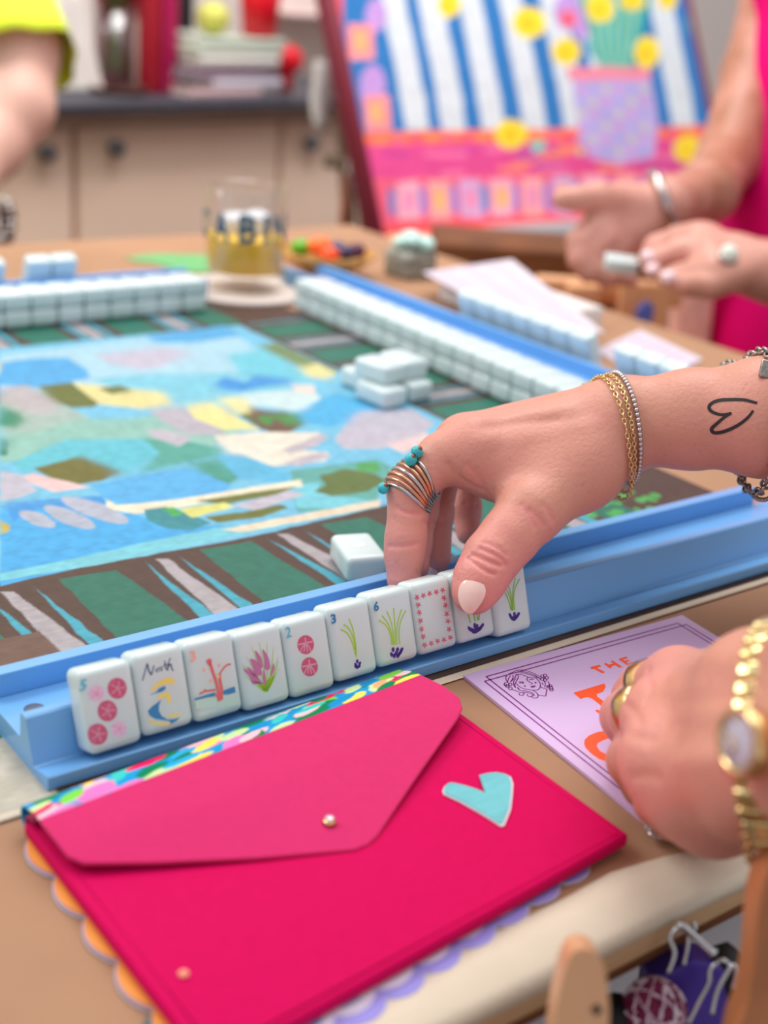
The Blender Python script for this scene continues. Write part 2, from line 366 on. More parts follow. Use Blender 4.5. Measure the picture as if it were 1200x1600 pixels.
# cabinets
cab = thing('base_cabinet', B0+ey*.3+np.array([0,0,FL-CT]), 'long pale birch base cabinet under the dark counter along the back wall', 'cabinet')
a_of = lambda px, py=260: float((BG(px, py)-B0)@ex)
sx = [a_of(-190), a_of(-60), a_of(128), a_of(448), a_of(640)]
g = G(); g.add(*BB(sx[-1]-sx[0], .52, CT-.021-FL, (sx[-1]+sx[0])/2, .30, (CT-.021+FL)/2, .002)); g.ob('body', M('birch'), cab)
for i in range(4):
    w_ = sx[i+1]-sx[i]-.012; V, F = BB(w_, .02, .56, (sx[i]+sx[i+1])/2, .028, CT-.04-.285, .004); d_ = ob('door', V, F, M('birch'), cab)
    for kp in [(75, 240), (183, 232), (488, 225)]:
        a = a_of(*kp)
        if sx[i] < a < sx[i+1]:
            p = BG(*kp)+ey*.018; ob('knob', *lathe(p, [(.008, 0), (.008, .012), (.014, .016), (.014, .024), (.006, .028)], 12, -ey), M('steel_dull'), d_)
tag(ob('countertop', *BB(sx[-1]-sx[0]+.04, .70, .020, (sx[-1]+sx[0])/2, .31, CT-.010, .004), M('counter_dark')), 'dark charcoal countertop slab on top of the birch cabinets', 'counter')
def on_counter(px, py):    # where a ray meets the counter top
    return Pz(px, py, CT)
def sc_at(p): return float(R[2]@(p-O))/FPX       # metres per pixel at p
# vase with flowers
p = on_counter(180, 140); s = sc_at(p)
vs = thing('flower_vase', p, 'clear glass vase of orange and green flowers on the dark counter', 'vase')
clear_glass('glass', (.985,.99,.99), .06); clear_glass('glass_thick', (.86,.88,.92), .16); mat('orange_petal', (216,104,52), .6); mat('leaf_olive', (120,124,62), .6); mat('green_petal', (150,150,70), .6)
ob('glass_body', *lathe(p, [(.014, 0.0), (.033, .002), (.035, .012), (.034, .135), (.032, .135), (.032, .014), (.012, .006)], 24), M('glass_thick'), vs)
g = G()
for k in range(14):
    a = k*2.4; rr = .02+.008*(k % 4); top = p+np.array([math.cos(a)*rr*1.6, math.sin(a)*rr*1.0, .17+.012*(k % 3)]); g.add(*tube(smoothc([p+np.array([math.cos(a+2)*.02, math.sin(a+2)*.02, .02]), p+np.array([0,0,.11]), top], 4), .003, 5))
g.ob('stems', M('leaf_olive'), vs)
for k in range(18):
    a = k*2.4; rr = .020+.017*(k % 3); c = p+np.array([math.cos(a)*rr*1.3, math.sin(a)*rr*.7, .165+.022*(k % 4)]); g = G()
    for q in range(7):
        b = q*2*math.pi/7; g.add(*ball(c+np.array([math.cos(b)*.018, math.sin(b)*.018, .004]), .016, 6, (1,1,.5)))
    g.add(*ball(c, .014, 6)); g.ob('flower', M(['orange_petal', 'green_petal', 'leaf_olive'][k % 3]), vs)
p2 = on_counter(185, 146); mat('bowl_brown', (84,44,38), .5)
tag(ob('wooden_tray', *lathe(p2+np.array([0,0,.0]), [(.040, 0), (.048, .004), (.050, .012), (.046, .012), (.043, .005), (.012, .005)], 24), M('bowl_brown')), 'dark brown round tray under the flower vase', 'tray'); vs.location.z += .0055
# paper bag and candle jar
mat('off_white', (226,218,214), .7, var=.05); mat('cream_wax', (225,205,195), .5)
p = on_counter(110, 142); sc = sc_at(p); Wd = .052; g = G()
bag = [(-Wd, 0), (Wd, 0), (Wd*.45, .150), (-Wd*.5, .165)]
V = []; 
for dy in (-.04, .04):
    for (a, z) in bag: V.append(p+ex*a+ey*dy*.7*(1 if z < .1 else .3)+np.array([0,0,z]))
ob_ = ob('fabric_pouch', V, [[0,1,2,3],[7,6,5,4],[0,4,5,1],[1,5,6,2],[2,6,7,3],[3,7,4,0]], M('off_white'), smooth=False); fixn(ob_)
md = ob_.modifiers.new('b', 'BEVEL'); md.width = .015; md.segments = 3; tag(ob_, 'off-white slouched fabric pouch at the left end of the counter', 'pouch')
p = on_counter(221, 142); tag(ob('candle_jar', *lathe(p, [(.016, 0), (.0185, .004), (.0185, .11), (.016, .125), (.016, .14), (.012, .143), (.003, .145)], 24), M('cream_wax')), 'tall cream jar between the vase and the red folders', 'jar')
# red folders
mat('crimson', (170,22,44), .5); mat('magenta_dark', (176,14,84), .5); mat('black_soft', (24,22,28), .6)
for (x0, x1, ht, mm, lab) in [(234, 256, .32, 'crimson', 'tall crimson box file standing beside the cream jar'), (257, 282, .30, 'magenta_dark', 'tall magenta box file standing right of the crimson one')]:
    a = on_counter(x0, 147); b = on_counter(x1, 147); wd = np.linalg.norm(b-a)*.95; c = (a+b)/2+ey*.085
    r_ = thing('box_file', c, lab, 'file', 'box files on the counter'); ob('case', *rbox((wd, .16, ht), .004, 2, frame(c+np.array([0,0,ht/2]), ex, ey)), M(mm), r_)
    ob('spine_label', *rbox((wd*.5, .002, .05), .0005, 1, frame(c+np.array([0,0,ht*.7])-ey*.081, ex, ey)), M('off_white'), r_)
a = on_counter(293, 130); tag(ob('dark_gap_block', *rbox((.05, .08, .17), .01, 3, frame(a+np.array([0,0,.118])+ey*.05, ex, ey)), M('black_soft')), 'small black speaker between red files and book stack', 'speaker')  # black block put in for the dark gap between files and books
tag(ob('black_stand', *rbox((.06, .08, .03), .004, 2, frame(a+np.array([0,0,.0155])+ey*.05, ex, ey)), M('bowl_brown')), 'low dark stand under the small black speaker', 'stand')
# stack of magazines
stack = [(285, 430, 14, (214,180,184), 'pinkish magazine at the very bottom of the counter stack'), (320, 462, 14, (205,200,214), 'pale grey book second from the bottom of the stack'), (286, 440, 7, (196,176,190), 'thin mauve magazine third from the bottom of the stack'),
         (284, 455, 11, (98,62,92), 'dark plum book in the middle of the stack'), (296, 458, 18, (224,220,214), 'thick white book above the plum one'), (292, 462, 14, (206,214,200), 'pale green book near the top of the stack'), (300, 470, 13, (190,200,186), 'sage green magazine on top of the book stack')]
z = CT; pb = on_counter(370, 152)
for (x0, x1, hp, col_, lab) in stack:
    s = sc_at(pb); wd = (x1-x0)*s; th = hp*s*.93; c = BG((x0+x1)/2, 150, float((pb-B0)@ey))+ey*.085; c[2] = z
    r_ = thing('book', c, lab, 'book', 'books stacked on the dark counter'); mm = mat('cover%d' % hp+str(x0), col_, .5)
    ob('pages', *rbox((wd-.008, .155, max(th-.006, .002)), .0005, 1, frame(c+np.array([0,0,th/2]), ex, ey)), M('off_white'), r_)
    g = G(); g.add(*rbox((wd, .16, .0028), .0005, 1, frame(c+np.array([0,0,.0015]), ex, ey))); g.add(*rbox((wd, .16, .0028), .0005, 1, frame(c+np.array([0,0,th-.0015]), ex, ey)))
    g.add(*rbox((wd, .003, th), .0005, 1, frame(c+np.array([0,0,th/2])-ey*.0795, ex, ey))); g.ob('cover', mm, r_); z += th+.0004
mat('lime', (206,206,96), .5); mat('red_gloss', (222,16,40), .35)
c = BG(333, 20, float((pb-B0)@ey)+.05); tag(ob('green_apple', *ball((c[0], c[1], z+.028), .030, 16, (1,1,.93)), M('lime')), 'yellow-green ball resting on top of the book stack', 'ball')
c = BG(406, 20, float((pb-B0)@ey)+.05); c[2] = z
tag(ob('red_cup', *lathe(c, [(.02, 0), (.03, .002), (.042, .12), (.039, .12), (.028, .006), (.01, .006)], 24), M('red_gloss')), 'red tapered cup standing on top of the book stack', 'cup')
c = BG(478, 98, -.02); g = G(); g.add(*ball(c+ey*.05, .030, 14, (1.1,.8,.9))); g.add(*tube([c+ey*.05, c+ey*.05+np.array([.0,0,-.055])], .012, 8)); 
tag(g.ob('red_sponge', M('red_gloss')), 'bright red glossy knob-like ornament at the right end of the books', 'ornament')
tag(ob('pinboard', *rbox((.5, .012, .30), .004, 1, frame(BG(520, 20, .64), ex, np.array([0,0,1.]))), mat('blush', (224,196,192), .8, var=.12, vscale=18)), 'blush board hanging on the back wall above the counter', 'board')
bpy.data.objects['pinboard'].data.transform(Matrix.Identity(4))

# ================================================================ TABLE
tb = thing('work_table', (.35, .7, FL), 'wooden work table covered in brown kraft paper', 'table')
TX0, TX1, TY0, TY1 = -.45, .875, .212, 1.205
g = G(); g.add(*box2(TX0, TX1, TY0, TY1, -.014, -.0012, .001)); g.ob('tabletop', M('plywood'), tb)
g = G(); g.add(*box2(TX0, TX1, TY0+.003, TY0+.022, -.022, -.0142, .001)); g.ob('rail', M('dark_wood'), tb)
for (x0, x1, y0, y1) in [(TX0+.02, TX0+.04, TY0+.03, TY1-.02), (TX1-.045, TX1-.02, TY0+.03, TY1-.02), (TX0+.04, TX1-.05, TY1-.045, TY1-.02)]:
    ob('apron', *box2(x0, x1, y0, y1, -.06, -.0142, .001), M('dark_wood'), tb)
for lx in (TX0+.07, TX1-.08):
    for ly in (TY0+.10, TY1-.08): ob('leg', *box2(lx-.022, lx+.022, ly-.022, ly+.022, FL, -.0145, .003), M('plywood'), tb)
kp_ = ob('kraft_paper', *box2(TX0+.002, TX1-.002, .2135, TY1-.002, -.0012, 0, .0), M('kraft'), smooth=False); tag(kp_, 'brown kraft paper sheet spread over the work table', 'paper')
# canvas strip along the near edge, folded over it
n = 60; V = []; xs_ = np.linspace(TX0, TX1, n)
inner = lambda x: np.interp(x, [0, .16, .186, .22, .255, .28, .30, .32, .355, .42], [.225, .225, .2265, .2315, .2330, .2340, .2340, .2300, .2220, .2170])+.0008*math.sin(x*90)
F = []
prof = lambda x: [(inner(x), .0001), (inner(x), .0010), ((inner(x)+TY0)/2, .0012), (TY0+.002, .0010), (TY0-.0012, -.0006), (TY0-.0016, -.0045-.001*math.sin(x*60)), (TY0-.0006, -.0046-.001*math.sin(x*60)), (TY0-.0003, -.001), (TY0+.002, .0001)]
k = len(prof(0))
for i, x in enumerate(xs_): V += [(x, y, z) for y, z in prof(x)]
for i in range(n-1):
    for j in range(k): F.append([i*k+j, i*k+(j+1) % k, (i+1)*k+(j+1) % k, (i+1)*k+j])
F += [list(range(k)), [(n-1)*k+j for j in range(k)][::-1]]
tag(fixn(ob('canvas_strip', V, F, M('canvas'))), 'cream canvas strip folded over the near edge of the table', 'fabric strip')
g = G()
for k in range(22):
    a = RNG.random()*6.28; r_ = RNG.random()**.5; c = Pz(1168+34*r_*math.cos(a), 993+6*r_*math.sin(a), .0003); q = .0006+.0012*RNG.random()
    pts = [c+np.array([math.cos(t)*q*(1.6+.5*RNG.random()), math.sin(t)*q*(.8+.3*RNG.random()), 0]) for t in np.linspace(0, 6.28, 10)[:-1]]; g.add(*poly(pts[::1], (0,0,1), .00005))
st = g.ob('paint_smear', mat('rust', (158,96,60), .7), kp_, smooth=False); 

# ================================================================ MAT with printed painting
MT = .0015
MX0, MX1, MY0, MY1 = -.06, .600, .3585, .965
matt = thing('game_mat', (.27, .66, .0), 'large game mat printed with a painted river landscape and striped border', 'mat')
g = G(); g.add(*box2(MX0, MX1, MY0, MY1, .0002, MT-.0001, .0008)); g.ob('backing', M('canvas'), matt)
def Q3(lst): return [tuple(Pz(x/1.7143, y/1.7143+350, MT)[:2]) for x, y in lst]
def Q7(lst): return [tuple(Pz(x/2, y/2+700, MT)[:2]) for x, y in lst]
S = []
BR, GR, GY, CYN = (88,66,58), (50,116,98), (176,168,172), (74,168,188)
rect = lambda x0, x1, y0, y1: [(x0, y0), (x1, y0), (x1, y1), (x0, y1)]
for i in range(-5, 6):
    o_ = .2255+i*.0715
    for (yy0, yy1) in ((.395, .517), (.876, .96)):
        for (a, b, c_) in [(0, .031, GR), (.0395, .0435, CYN), (.0462, .0553, GY), (.0592, .063, CYN)]:
            x0, x1 = o_+a, o_+b
            e = .003*math.sin(i*3+a*50)
            if x0 > .60: continue
            S.append((c_, [(x0, yy0), (x1, yy0), (x1+.0015, (yy0+yy1)/2), (x1-.0025+e, yy1-.003), (x0+.0015+e, yy1), (x0-.001, (yy0+yy1)/2)]))
for i in range(0, 6):
    o_ = .545+i*.0715
    for (a, b, c_) in [(0, .031, GR), (.0395, .0425, CYN), (.046, .055, GY), (.0592, .062, CYN)]:
        S.append((c_, [(.541, o_+a), (.597, o_+a), (.597, o_+b), (.541, o_+b)]))
S.append((BR, rect(.535, .60, .36, .523))); S.append((BR, rect(.54, .60, .875, .965)))
S.append(((205,197,180), rect(-.1, .1585, .35, .405))); S.append(((190,188,110), rect(-.1, .150, .393, .43))); S.append(((118,90,80), rect(-.1, .20, .43, .475)))
S.append((GR, [(.44,.40),(.478,.40),(.486,.45),(.484,.512),(.446,.514),(.445,.45)]))
for k in range(26):
    c = Pz(880+170*RNG.random(), 815-.25*170*RNG.random()-18*RNG.random(), MT); q = .0016+.003*RNG.random(); S.append(((84,176,92), [(c[0]+q*math.cos(t), c[1]+q*math.sin(t)) for t in np.linspace(0, 6.28, 7)[:-1]]))
S.append(((226,214,170), [tuple(Pz(*q, MT)[:2]) for q in [(1005,718),(1020,716),(1098,752),(1090,757)]]))
# the painting itself
S.append(((118,190,220), [(-.06,.527),(.10,.524),(.2,.526),(.33,.519),(.42,.523),(.534,.521),(.537,.7),(.534,.872),(.36,.876),(.2,.872),(-.06,.874)]))
rp = np.random.default_rng(21)
for k in range(70):       # the painting goes on to the left
    y = .535+.33*rp.random(); xm = .2+(y-.52)*.56-.012; x = -.055+(xm+.04)*rp.random(); a_ = .010+.030*rp.random(); b_ = .006+.014*rp.random(); a_ = min(a_, xm-x) if xm-x > .006 else .006
    c_ = [(98,190,206),(90,174,226),(166,186,178),(226,214,150),(104,112,56),(228,198,196),(190,184,198),(76,156,138),(230,221,206),(124,202,216),(60,150,218),(142,190,178)][int(rp.integers(12))]; y = min(max(y, .53+b_), .868-b_)
    S.append((c_, [(x-a_,y-b_*.6),(x-a_*.3,y-b_),(x+a_*.8,y-b_*.8),(x+a_,y+b_*.2),(x+a_*.5,y+b_),(x-a_*.5,y+b_*.9),(x-a_*1.05,y+b_*.3)]))
S.append(((168,206,222), Q3([(0,350),(320,312),(600,272),(680,330),(800,420),(700,450),(300,450),(0,440)])))
S.append(((80,165,220), Q3([(0,372),(90,360),(180,358),(235,390),(240,412),(180,425),(100,438),(0,432)])))
S.append(((86,166,216), Q3([(390,300),(600,272),(650,298),(520,318),(420,318)]))); S.append(((190,184,202), Q3([(250,350),(420,330),(520,338),(430,382),(380,390),(290,372)])))
S.append(((112,196,214), Q3([(610,350),(720,330),(780,380),(840,410),(800,425),(640,400)])))
S.append(((124,196,216), Q3([(240,415),(420,400),(600,398),(720,405),(830,450),(760,482),(480,478),(350,455)])))
S.append(((64,145,214), Q3([(570,430),(600,410),(660,425),(680,405),(780,412),(780,428),(720,432),(640,448),(590,442)])))
S.append(((200,222,224), Q3([(640,455),(840,440),(860,470),(800,500),(660,482)])))
S.append(((116,138,92), Q3([(690,325),(740,318),(905,395),(890,405),(850,385),(800,380)]))); S.append(((225,215,150), Q3([(800,382),(850,373),(900,400),(870,416),(820,408)])))
S.append(((226,216,206), Q3([(780,430),(840,430),(850,460),(790,450)]))); S.append(((78,174,222), Q3([(840,478),(900,452),(1040,490),(960,522),(880,546),(770,520)])))
S.append(((166,186,178), Q3([(0,440),(100,440),(180,490),(240,520),(220,560),(100,575),(0,560)])))
S.append(((184,176,180), Q3([(0,440),(70,430),(160,480),(150,500),(90,510),(0,470)])))
S.append(((142,190,178), Q3([(0,560),(100,556),(220,520),(320,520),(560,500),(640,560),(560,600),(380,590),(200,610),(0,640)])))
S.append(((98,190,206), Q3([(30,640),(180,575),(380,575),(430,612),(340,665),(220,640),(60,665)]))); S.append(((84,164,150), Q3([(370,668),(430,612),(380,575),(500,582),(600,600),(580,620),(480,642)])))
S.append(((190,184,198), Q3([(895,575),(960,500),(1100,494),(1165,535),(1130,565),(1020,602),(920,602)]))); S.append(((226,198,198), Q3([(1030,590),(1140,558),(1165,578),(1080,615)])))
S.append(((226,214,150), Q3([(195,425),(250,432),(440,448),(462,482),(380,495),(262,482)]))); S.append(((104,112,56), Q3([(103,435),(190,424),(265,480),(250,490),(190,492),(140,470)])))
S.append(((108,118,62), Q3([(262,440),(320,432),(357,445),(300,457)]))); S.append(((40,132,100), Q3([(0,488),(50,500),(70,525),(40,545),(0,542)]))); S.append(((36,118,96), Q3([(0,570),(25,580),(20,620),(0,620)])))
S.append(((182,176,186), Q3([(400,500),(480,488),(560,530),(610,565),(500,565),(430,525)]))); S.append(((190,184,194), Q3([(390,550),(450,550),(515,575),(480,596),(410,572)])))
S.append(((230,220,150), Q3([(495,485),(570,474),(640,520),(700,552),(600,552),(520,520)]))); S.append(((230,222,160), Q3([(580,465),(650,460),(690,505),(640,512)])))
S.append(((100,110,64), Q3([(640,510),(760,498),(822,535),(760,566),(700,550)]))); S.append(((110,84,70), Q3([(665,488),(720,500),(790,550),(740,567),(700,546),(680,520)])))
S.append(((76,140,72), Q3([(690,515),(735,512),(800,505),(805,530),(770,540),(735,520),(725,540),(700,532)])))
S.append(((230,221,206), Q3([(570,568),(680,558),(850,558),(880,570),(760,602),(880,612),(870,635),(700,652),(610,610)]))); S.append(((190,180,188), Q3([(756,605),(860,562),(880,570),(850,592),(780,618)])))
S.append(((190,180,188), Q3([(756,640),(860,610),(888,625),(800,648)]))); S.append(((76,156,138), Q3([(505,640),(580,628),(645,680),(600,702)])))
S.append(((94,180,216), Q3([(580,622),(640,615),(780,668),(765,692),(640,682)]))); S.append(((90,174,226), Q3([(240,700),(330,680),(505,650),(620,700),(600,720),(430,742),(330,756),(280,735)])))
S.append(((98,168,160), Q3([(780,660),(860,650),(1010,630),(1050,650),(1000,760),(800,771),(780,720)]))); S.append(((120,200,214), Q3([(770,700),(860,690),(850,720),(1000,740),(960,765),(800,760)])))
S.append(((110,106,50), Q3([(90,655),(220,620),(330,665),(268,688),(180,702)]))); S.append(((228,196,196), Q3([(50,680),(90,668),(140,680),(240,705),(140,718)]))); S.append(((190,186,200), Q3([(0,662),(60,672),(100,715),(60,730),(0,742)])))
S.append(((74,170,226), Q7([(0,180),(100,165),(200,155),(330,190),(450,215),(560,250),(700,240),(640,285),(300,362),(0,432)])))
S.append(((124,202,216), Q7([(0,392),(200,352),(500,285),(680,250),(830,232),(1190,170),(1190,185),(900,240),(600,306),(300,366),(0,415)])))
S.append(((60,150,218), Q7([(20,170),(140,160),(320,150),(330,180),(220,200),(120,190),(40,230)])))
S.append(((236,226,200), Q7([(330,160),(360,178),(500,168),(940,98),(945,118),(600,180),(420,205),(330,190)]))); S.append(((232,214,188), Q7([(690,255),(900,215),(1100,178),(1190,160),(1190,182),(900,237),(760,262)])))
for (cx_, cy_, rx_, ry_, an) in [(118,222,62,20,.35),(218,217,86,22,.38),(296,194,112,24,.33)]:
    S.append(((178,182,198), Q7([(cx_+rx_*math.cos(t)*math.cos(an)-ry_*math.sin(t)*math.sin(an), cy_+rx_*math.cos(t)*math.sin(an)+ry_*math.sin(t)*math.cos(an)) for t in np.linspace(0, 6.28, 18)[:-1]])))
S.append(((62,142,152), Q7([(450,192),(520,182),(620,215),(660,235),(600,256),(520,252),(460,226)]))); S.append(((196,190,202), Q7([(720,182),(900,132),(950,145),(800,195)])))
S.append(((110,116,52), Q7([(612,165),(780,140),(930,118),(860,146),(700,176)]))); S.append(((110,116,52), Q7([(640,215),(760,200),(880,176),(902,186),(820,216),(680,232)])))
S.append(((218,216,126), Q7([(560,190),(700,170),(732,186),(600,217)]))); S.append(((72,172,90), Q7([(505,190),(540,183),(577,205),(540,215)])))
S.append(((98,116,62), Q7([(980,135),(1020,115),(1000,85),(1080,65),(1160,78),(1210,100),(1150,135),(1040,150)]))); S.append(((84,164,90), Q7([(1110,50),(1180,42),(1190,75),(1120,72)])))
S.append(((192,176,96), Q7([(0,225),(30,240),(24,262),(0,270)])))
RW = lambda a, b, n: np.linspace(a, b, n)
xs = RW(MX0+.0006, MX1-.0006, 860); ys = np.unique(np.concatenate([RW(.362, .53, 230), RW(.53, .7, 150)[1:], RW(.7, .9645, 150)[1:]]))
paint_grid('printed_surface', xs, ys, lambda x, y: np.stack([x, y, np.full_like(x, MT)], 1), S, M('print'), matt, wob=.0008, base=BR, grain=.10, gs=.0035, soft=(.525, .60, .865), gain=.80)

# ================================================================ RACKS
def chamf(pts, c=.0006):
    out = []; k = len(pts)
    for i in range(k):
        p, a, b = np.array(pts[i]), np.array(pts[i-1]), np.array(pts[(i+1) % k]); da = a-p; db = b-p
        out += [tuple(p+da/np.linalg.norm(da)*c), tuple(p+db/np.linalg.norm(db)*c)]
    return out
RP = chamf([(0, 0), (0, .0057), (.0117, .0029), (.0180, .0195), (.0222, .0195), (.0229, .0092), (.0513, .0092), (.0513, .001), (.0570, .001), (.0570, 0)])
def rack(loc, rot, L, end_gap, label, b0=0.0):
    r_ = thing('tile_rack', loc, label, 'rack', 'blue wooden mahjong racks'); r_.rotation_euler = (0, 0, rot)
    def loc_ob(name, V, F, m):
        me = bpy.data.meshes.new(name); me.from_pydata([tuple(v) for v in V], [], F); me.update(); me.materials.append(m); o = bpy.data.objects.new(name, me); C.objects.link(o); o.parent = r_; fixn(o); return o
    V, F = extrude_prof(RP, L); loc_ob('rack_body', V, F, M('rack_blue'))
    V, F = rbox((L-end_gap-b0, .0062, .0176), .0006, 2, Matrix.Translation(((L-end_gap+b0)/2, .0545, .0097))); loc_ob('back_fence', V, F, M('rack_blue'))
    for xx in (.0115, L-.0115):
        V, F = lathe((xx, .0375, .0090), [(.0038, 0), (.0038, .0005), (.0034, .0006)], 24); loc_ob('magnet', V, F, M('steel_dull'))
    return r_
rack((.1555, .3657, MT), 0, .474, .044, 'nearest sky blue rack, holding the ten face-up picture tiles')
rack((.552, 1.010, .0), math.pi, .474, 0, 'far blue rack behind the white tile wall, at the left')
rr = rack((.699, .498, .0), math.pi/2+math.radians(.6), .474, 0, 'long blue rack on the right side of the mat, behind its tile wall')

# ================================================================ TILES
TW, TH, TT = .0203, .0300, .0127
bmV, bmF = rbox((TW, TH, TT), .0030, 4)
tile_me = bpy.data.meshes.new('mahjong_tile'); tile_me.from_pydata(bmV.tolist(), [], bmF); tile_me.update(); tile_me.shade_smooth(); tile_me.materials.append(M('tile_white'))
def tile(M4, label, group=None):
    o = bpy.data.objects.new('mahjong_tile', tile_me); C.objects.link(o); o.matrix_world = M4; return tag(o, label, 'tile', group)
th = math.radians(20.6); up_ = np.array([0, math.sin(th), math.cos(th)]); nf = np.array([0, -math.cos(th), math.sin(th)])   # face up and outward directions
F0 = np.array([.1715, .3665, .0095])                                   # bottom left of the row's face plane
def FP(px, py): return Pp(px, py, F0, nf)
PITCH = .02056
ROW = []
labs = ['leftmost rack tile, five dots in rose and pale pink', 'rack tile lettered North over a yellow and blue moon', 'rack tile with red coral branch and peach 3', 'rack tile with orchid pink flower spikes and green blades',
        'rack tile with turquoise 2 and two rose sand dollars', 'rack tile with blue 3, three green stems and one purple bulb', 'rack tile with blue 6 and six green stems', 'rack tile with a rectangle of pink stars',
        'rack tile half hidden beneath the thumb', 'rightmost rack tile, green stems above purple bulbs, no number seen']
for i in range(10):
    dz = .0010*math.sin(i*1.3) if i not in (7, 8) else .0012
    c = F0+np.array([1, 0, 0])*(PITCH*(i+.5))+up_*(TH/2)-nf*(TT/2)+up_*dz
    ROW.append(tile(frame(c, (1,0,0), up_), labs[i]))
def decal(i, name, g, m):
    t = ROW[i]; mw = t.matrix_world if False else frame(F0+np.array([1,0,0])*(PITCH*(i+.5))+up_*(TH/2)-nf*(TT/2)+up_*(.0010*math.sin(i*1.3) if i not in (7, 8) else .0012), (1,0,0), up_)
    inv = np.array(mw.inverted()); V = np.concatenate(g.V); V = V@inv[:3,:3].T+inv[:3,3]
    me = bpy.data.meshes.new(name); me.from_pydata(V.tolist(), [], g.F); me.update(); me.materials.append(M(m)); o = bpy.data.objects.new(name, me); C.objects.link(o); o.parent = t; return o
L1, L2 = .00004, .00010
def fpoly(g, pts, lift=L1, sm=0):
    P = [FP(*p) for p in pts]; P = smoothc(P, 4, True) if sm else P; g.add(*poly(P, nf, lift)); return g
def fstroke(g, pts, w, lift=L1, sm=5, taper=False):
    P = smoothc([FP(*p) for p in pts], sm); k = len(P); W = w if not taper else w*(1-.75*np.linspace(0, 1, k)); g.add(*ribbon(P, W, nf, lift)); return g
def fcirc(g, cx_, cy_, rx_, ry_, an=0, lift=L1, n=24):
    return fpoly(g, [(cx_+rx_*math.cos(t)*math.cos(an)-ry_*math.sin(t)*math.sin(an), cy_+rx_*math.cos(t)*math.sin(an)+ry_*math.sin(t)*math.cos(an)) for t in np.linspace(0, 2*math.pi, n+1)[:-1]], lift)
def ftext(g, s, x, y, rx_, ry_, ux, uy, bold=.02, lift=L1):
    V, F = text_geo(s, bold); P = np.array([FP(x+v[0]*rx_+v[1]*ux, y+v[0]*ry_+v[1]*uy) for v in V])+nf*lift; g.add(P, F); return g
PX = .00027   # metres per photo pixel on the row
def Z(x0, y0, s): return lambda pts: [(x0+x/s, y0+y/s) for x, y in pts]
# tile 0: dots
z0 = Z(90, 1020, 5.714)
def star_fish(g, c, r, w=.0005):
    for k in range(5):
        a = -math.pi/2+k*2*math.pi/5+.2; tip = (c[0]+r*.78*math.cos(a), c[1]+r*.78*math.sin(a)); fstroke(g, [c, ((c[0]*.5+tip[0]*.5)+1, (c[1]*.5+tip[1]*.5)), tip], w, L2, 3)
for (x, y, rx_, ry_, m, m2) in [(532,317,86,94,'a_rose','a_starlight'),(444,518,88,95,'a_rose','a_starlight'),(358,727,90,96,'a_rose','a_starlight'),(348,363,71,74,'a_pink','a_starlight'),(547,679,71,74,'a_pink','a_starlight')]:
    c = z0([(x, y)])[0]; d_ = decal(0, 'painted_dot', fcirc(G(), *c, rx_/5.714, ry_/5.714), m)
    g = G(); star_fish(g, c, rx_/5.714, .00035)
    for k in range(16):
        a = RNG.random()*6.28; q = RNG.random()**.5*rx_/5.714*.9; e = (c[0]+q*math.cos(a), c[1]+q*math.sin(a)); fstroke(g, [e, (e[0]+2.2*math.cos(a+1), e[1]+2.2*math.sin(a+1))], .00016, L2, 2)
    decal(0, 'starfish_line', g, m2)
decal(0, 'numeral', ftext(G(), '5', 123.5, 1081, 11, -3, 1.5, -18, .03), 'a_cyan')
# tile 1: North, moon
g = G()
for s_, w_ in [([(757,248),(775,185),(800,95)], 8), ([(800,95),(815,160),(838,198)], 10), ([(838,198),(850,150),(860,112)], 8), ([(872,165),(885,140),(905,150),(890,168),(876,162)], 6), ([(900,150),(918,128),(926,150),(918,165),(940,140)], 6),
               ([(955,70),(962,120),(975,155)], 8), ([(930,125),(960,110),(1000,98)], 5), ([(1008,45),(985,100),(985,160)], 7), ([(985,130),(1010,100),(1018,140),(1034,160)], 8)]:
    fstroke(g, z0(s_), w_/5.714*PX*1.15, L1, 4)
decal(1, 'word_north', g, 'a_navy')
g = G(); fpoly(g, z0([(828,345),(835,320),(885,270),(930,238),(985,220),(1040,228),(1042,262),(1032,295),(1015,275),(970,278),(925,285),(880,315),(845,345)]))
fpoly(g, z0([(888,400),(900,385),(940,360),(980,348),(1010,385),(1012,430),(1000,465),(985,445),(978,415),(960,385),(930,405),(905,415)])); fpoly(g, z0([(808,588),(822,590),(850,610),(900,622),(960,628),(1002,622),(1000,640),(960,650),(900,645),(850,632),(815,610)]))
fpoly(g, z0([(975,565),(1010,548),(1060,545),(1100,536),(1100,552),(1060,568),(1010,572)])); decal(1, 'yellow_brushwork', g, 'a_yellow')
g = G(); fpoly(g, z0([(830,372),(880,350),(905,318),(960,296),(966,322),(935,345),(880,360),(835,376)])); fpoly(g, z0([(805,520),(840,480),(925,420),(905,470),(905,520),(930,565),(980,595),(1040,592),(1095,575),(1060,610),(1010,636),(1000,610),(940,600),(870,590),(820,560)]))
decal(1, 'blue_moon', g, 'a_blue')
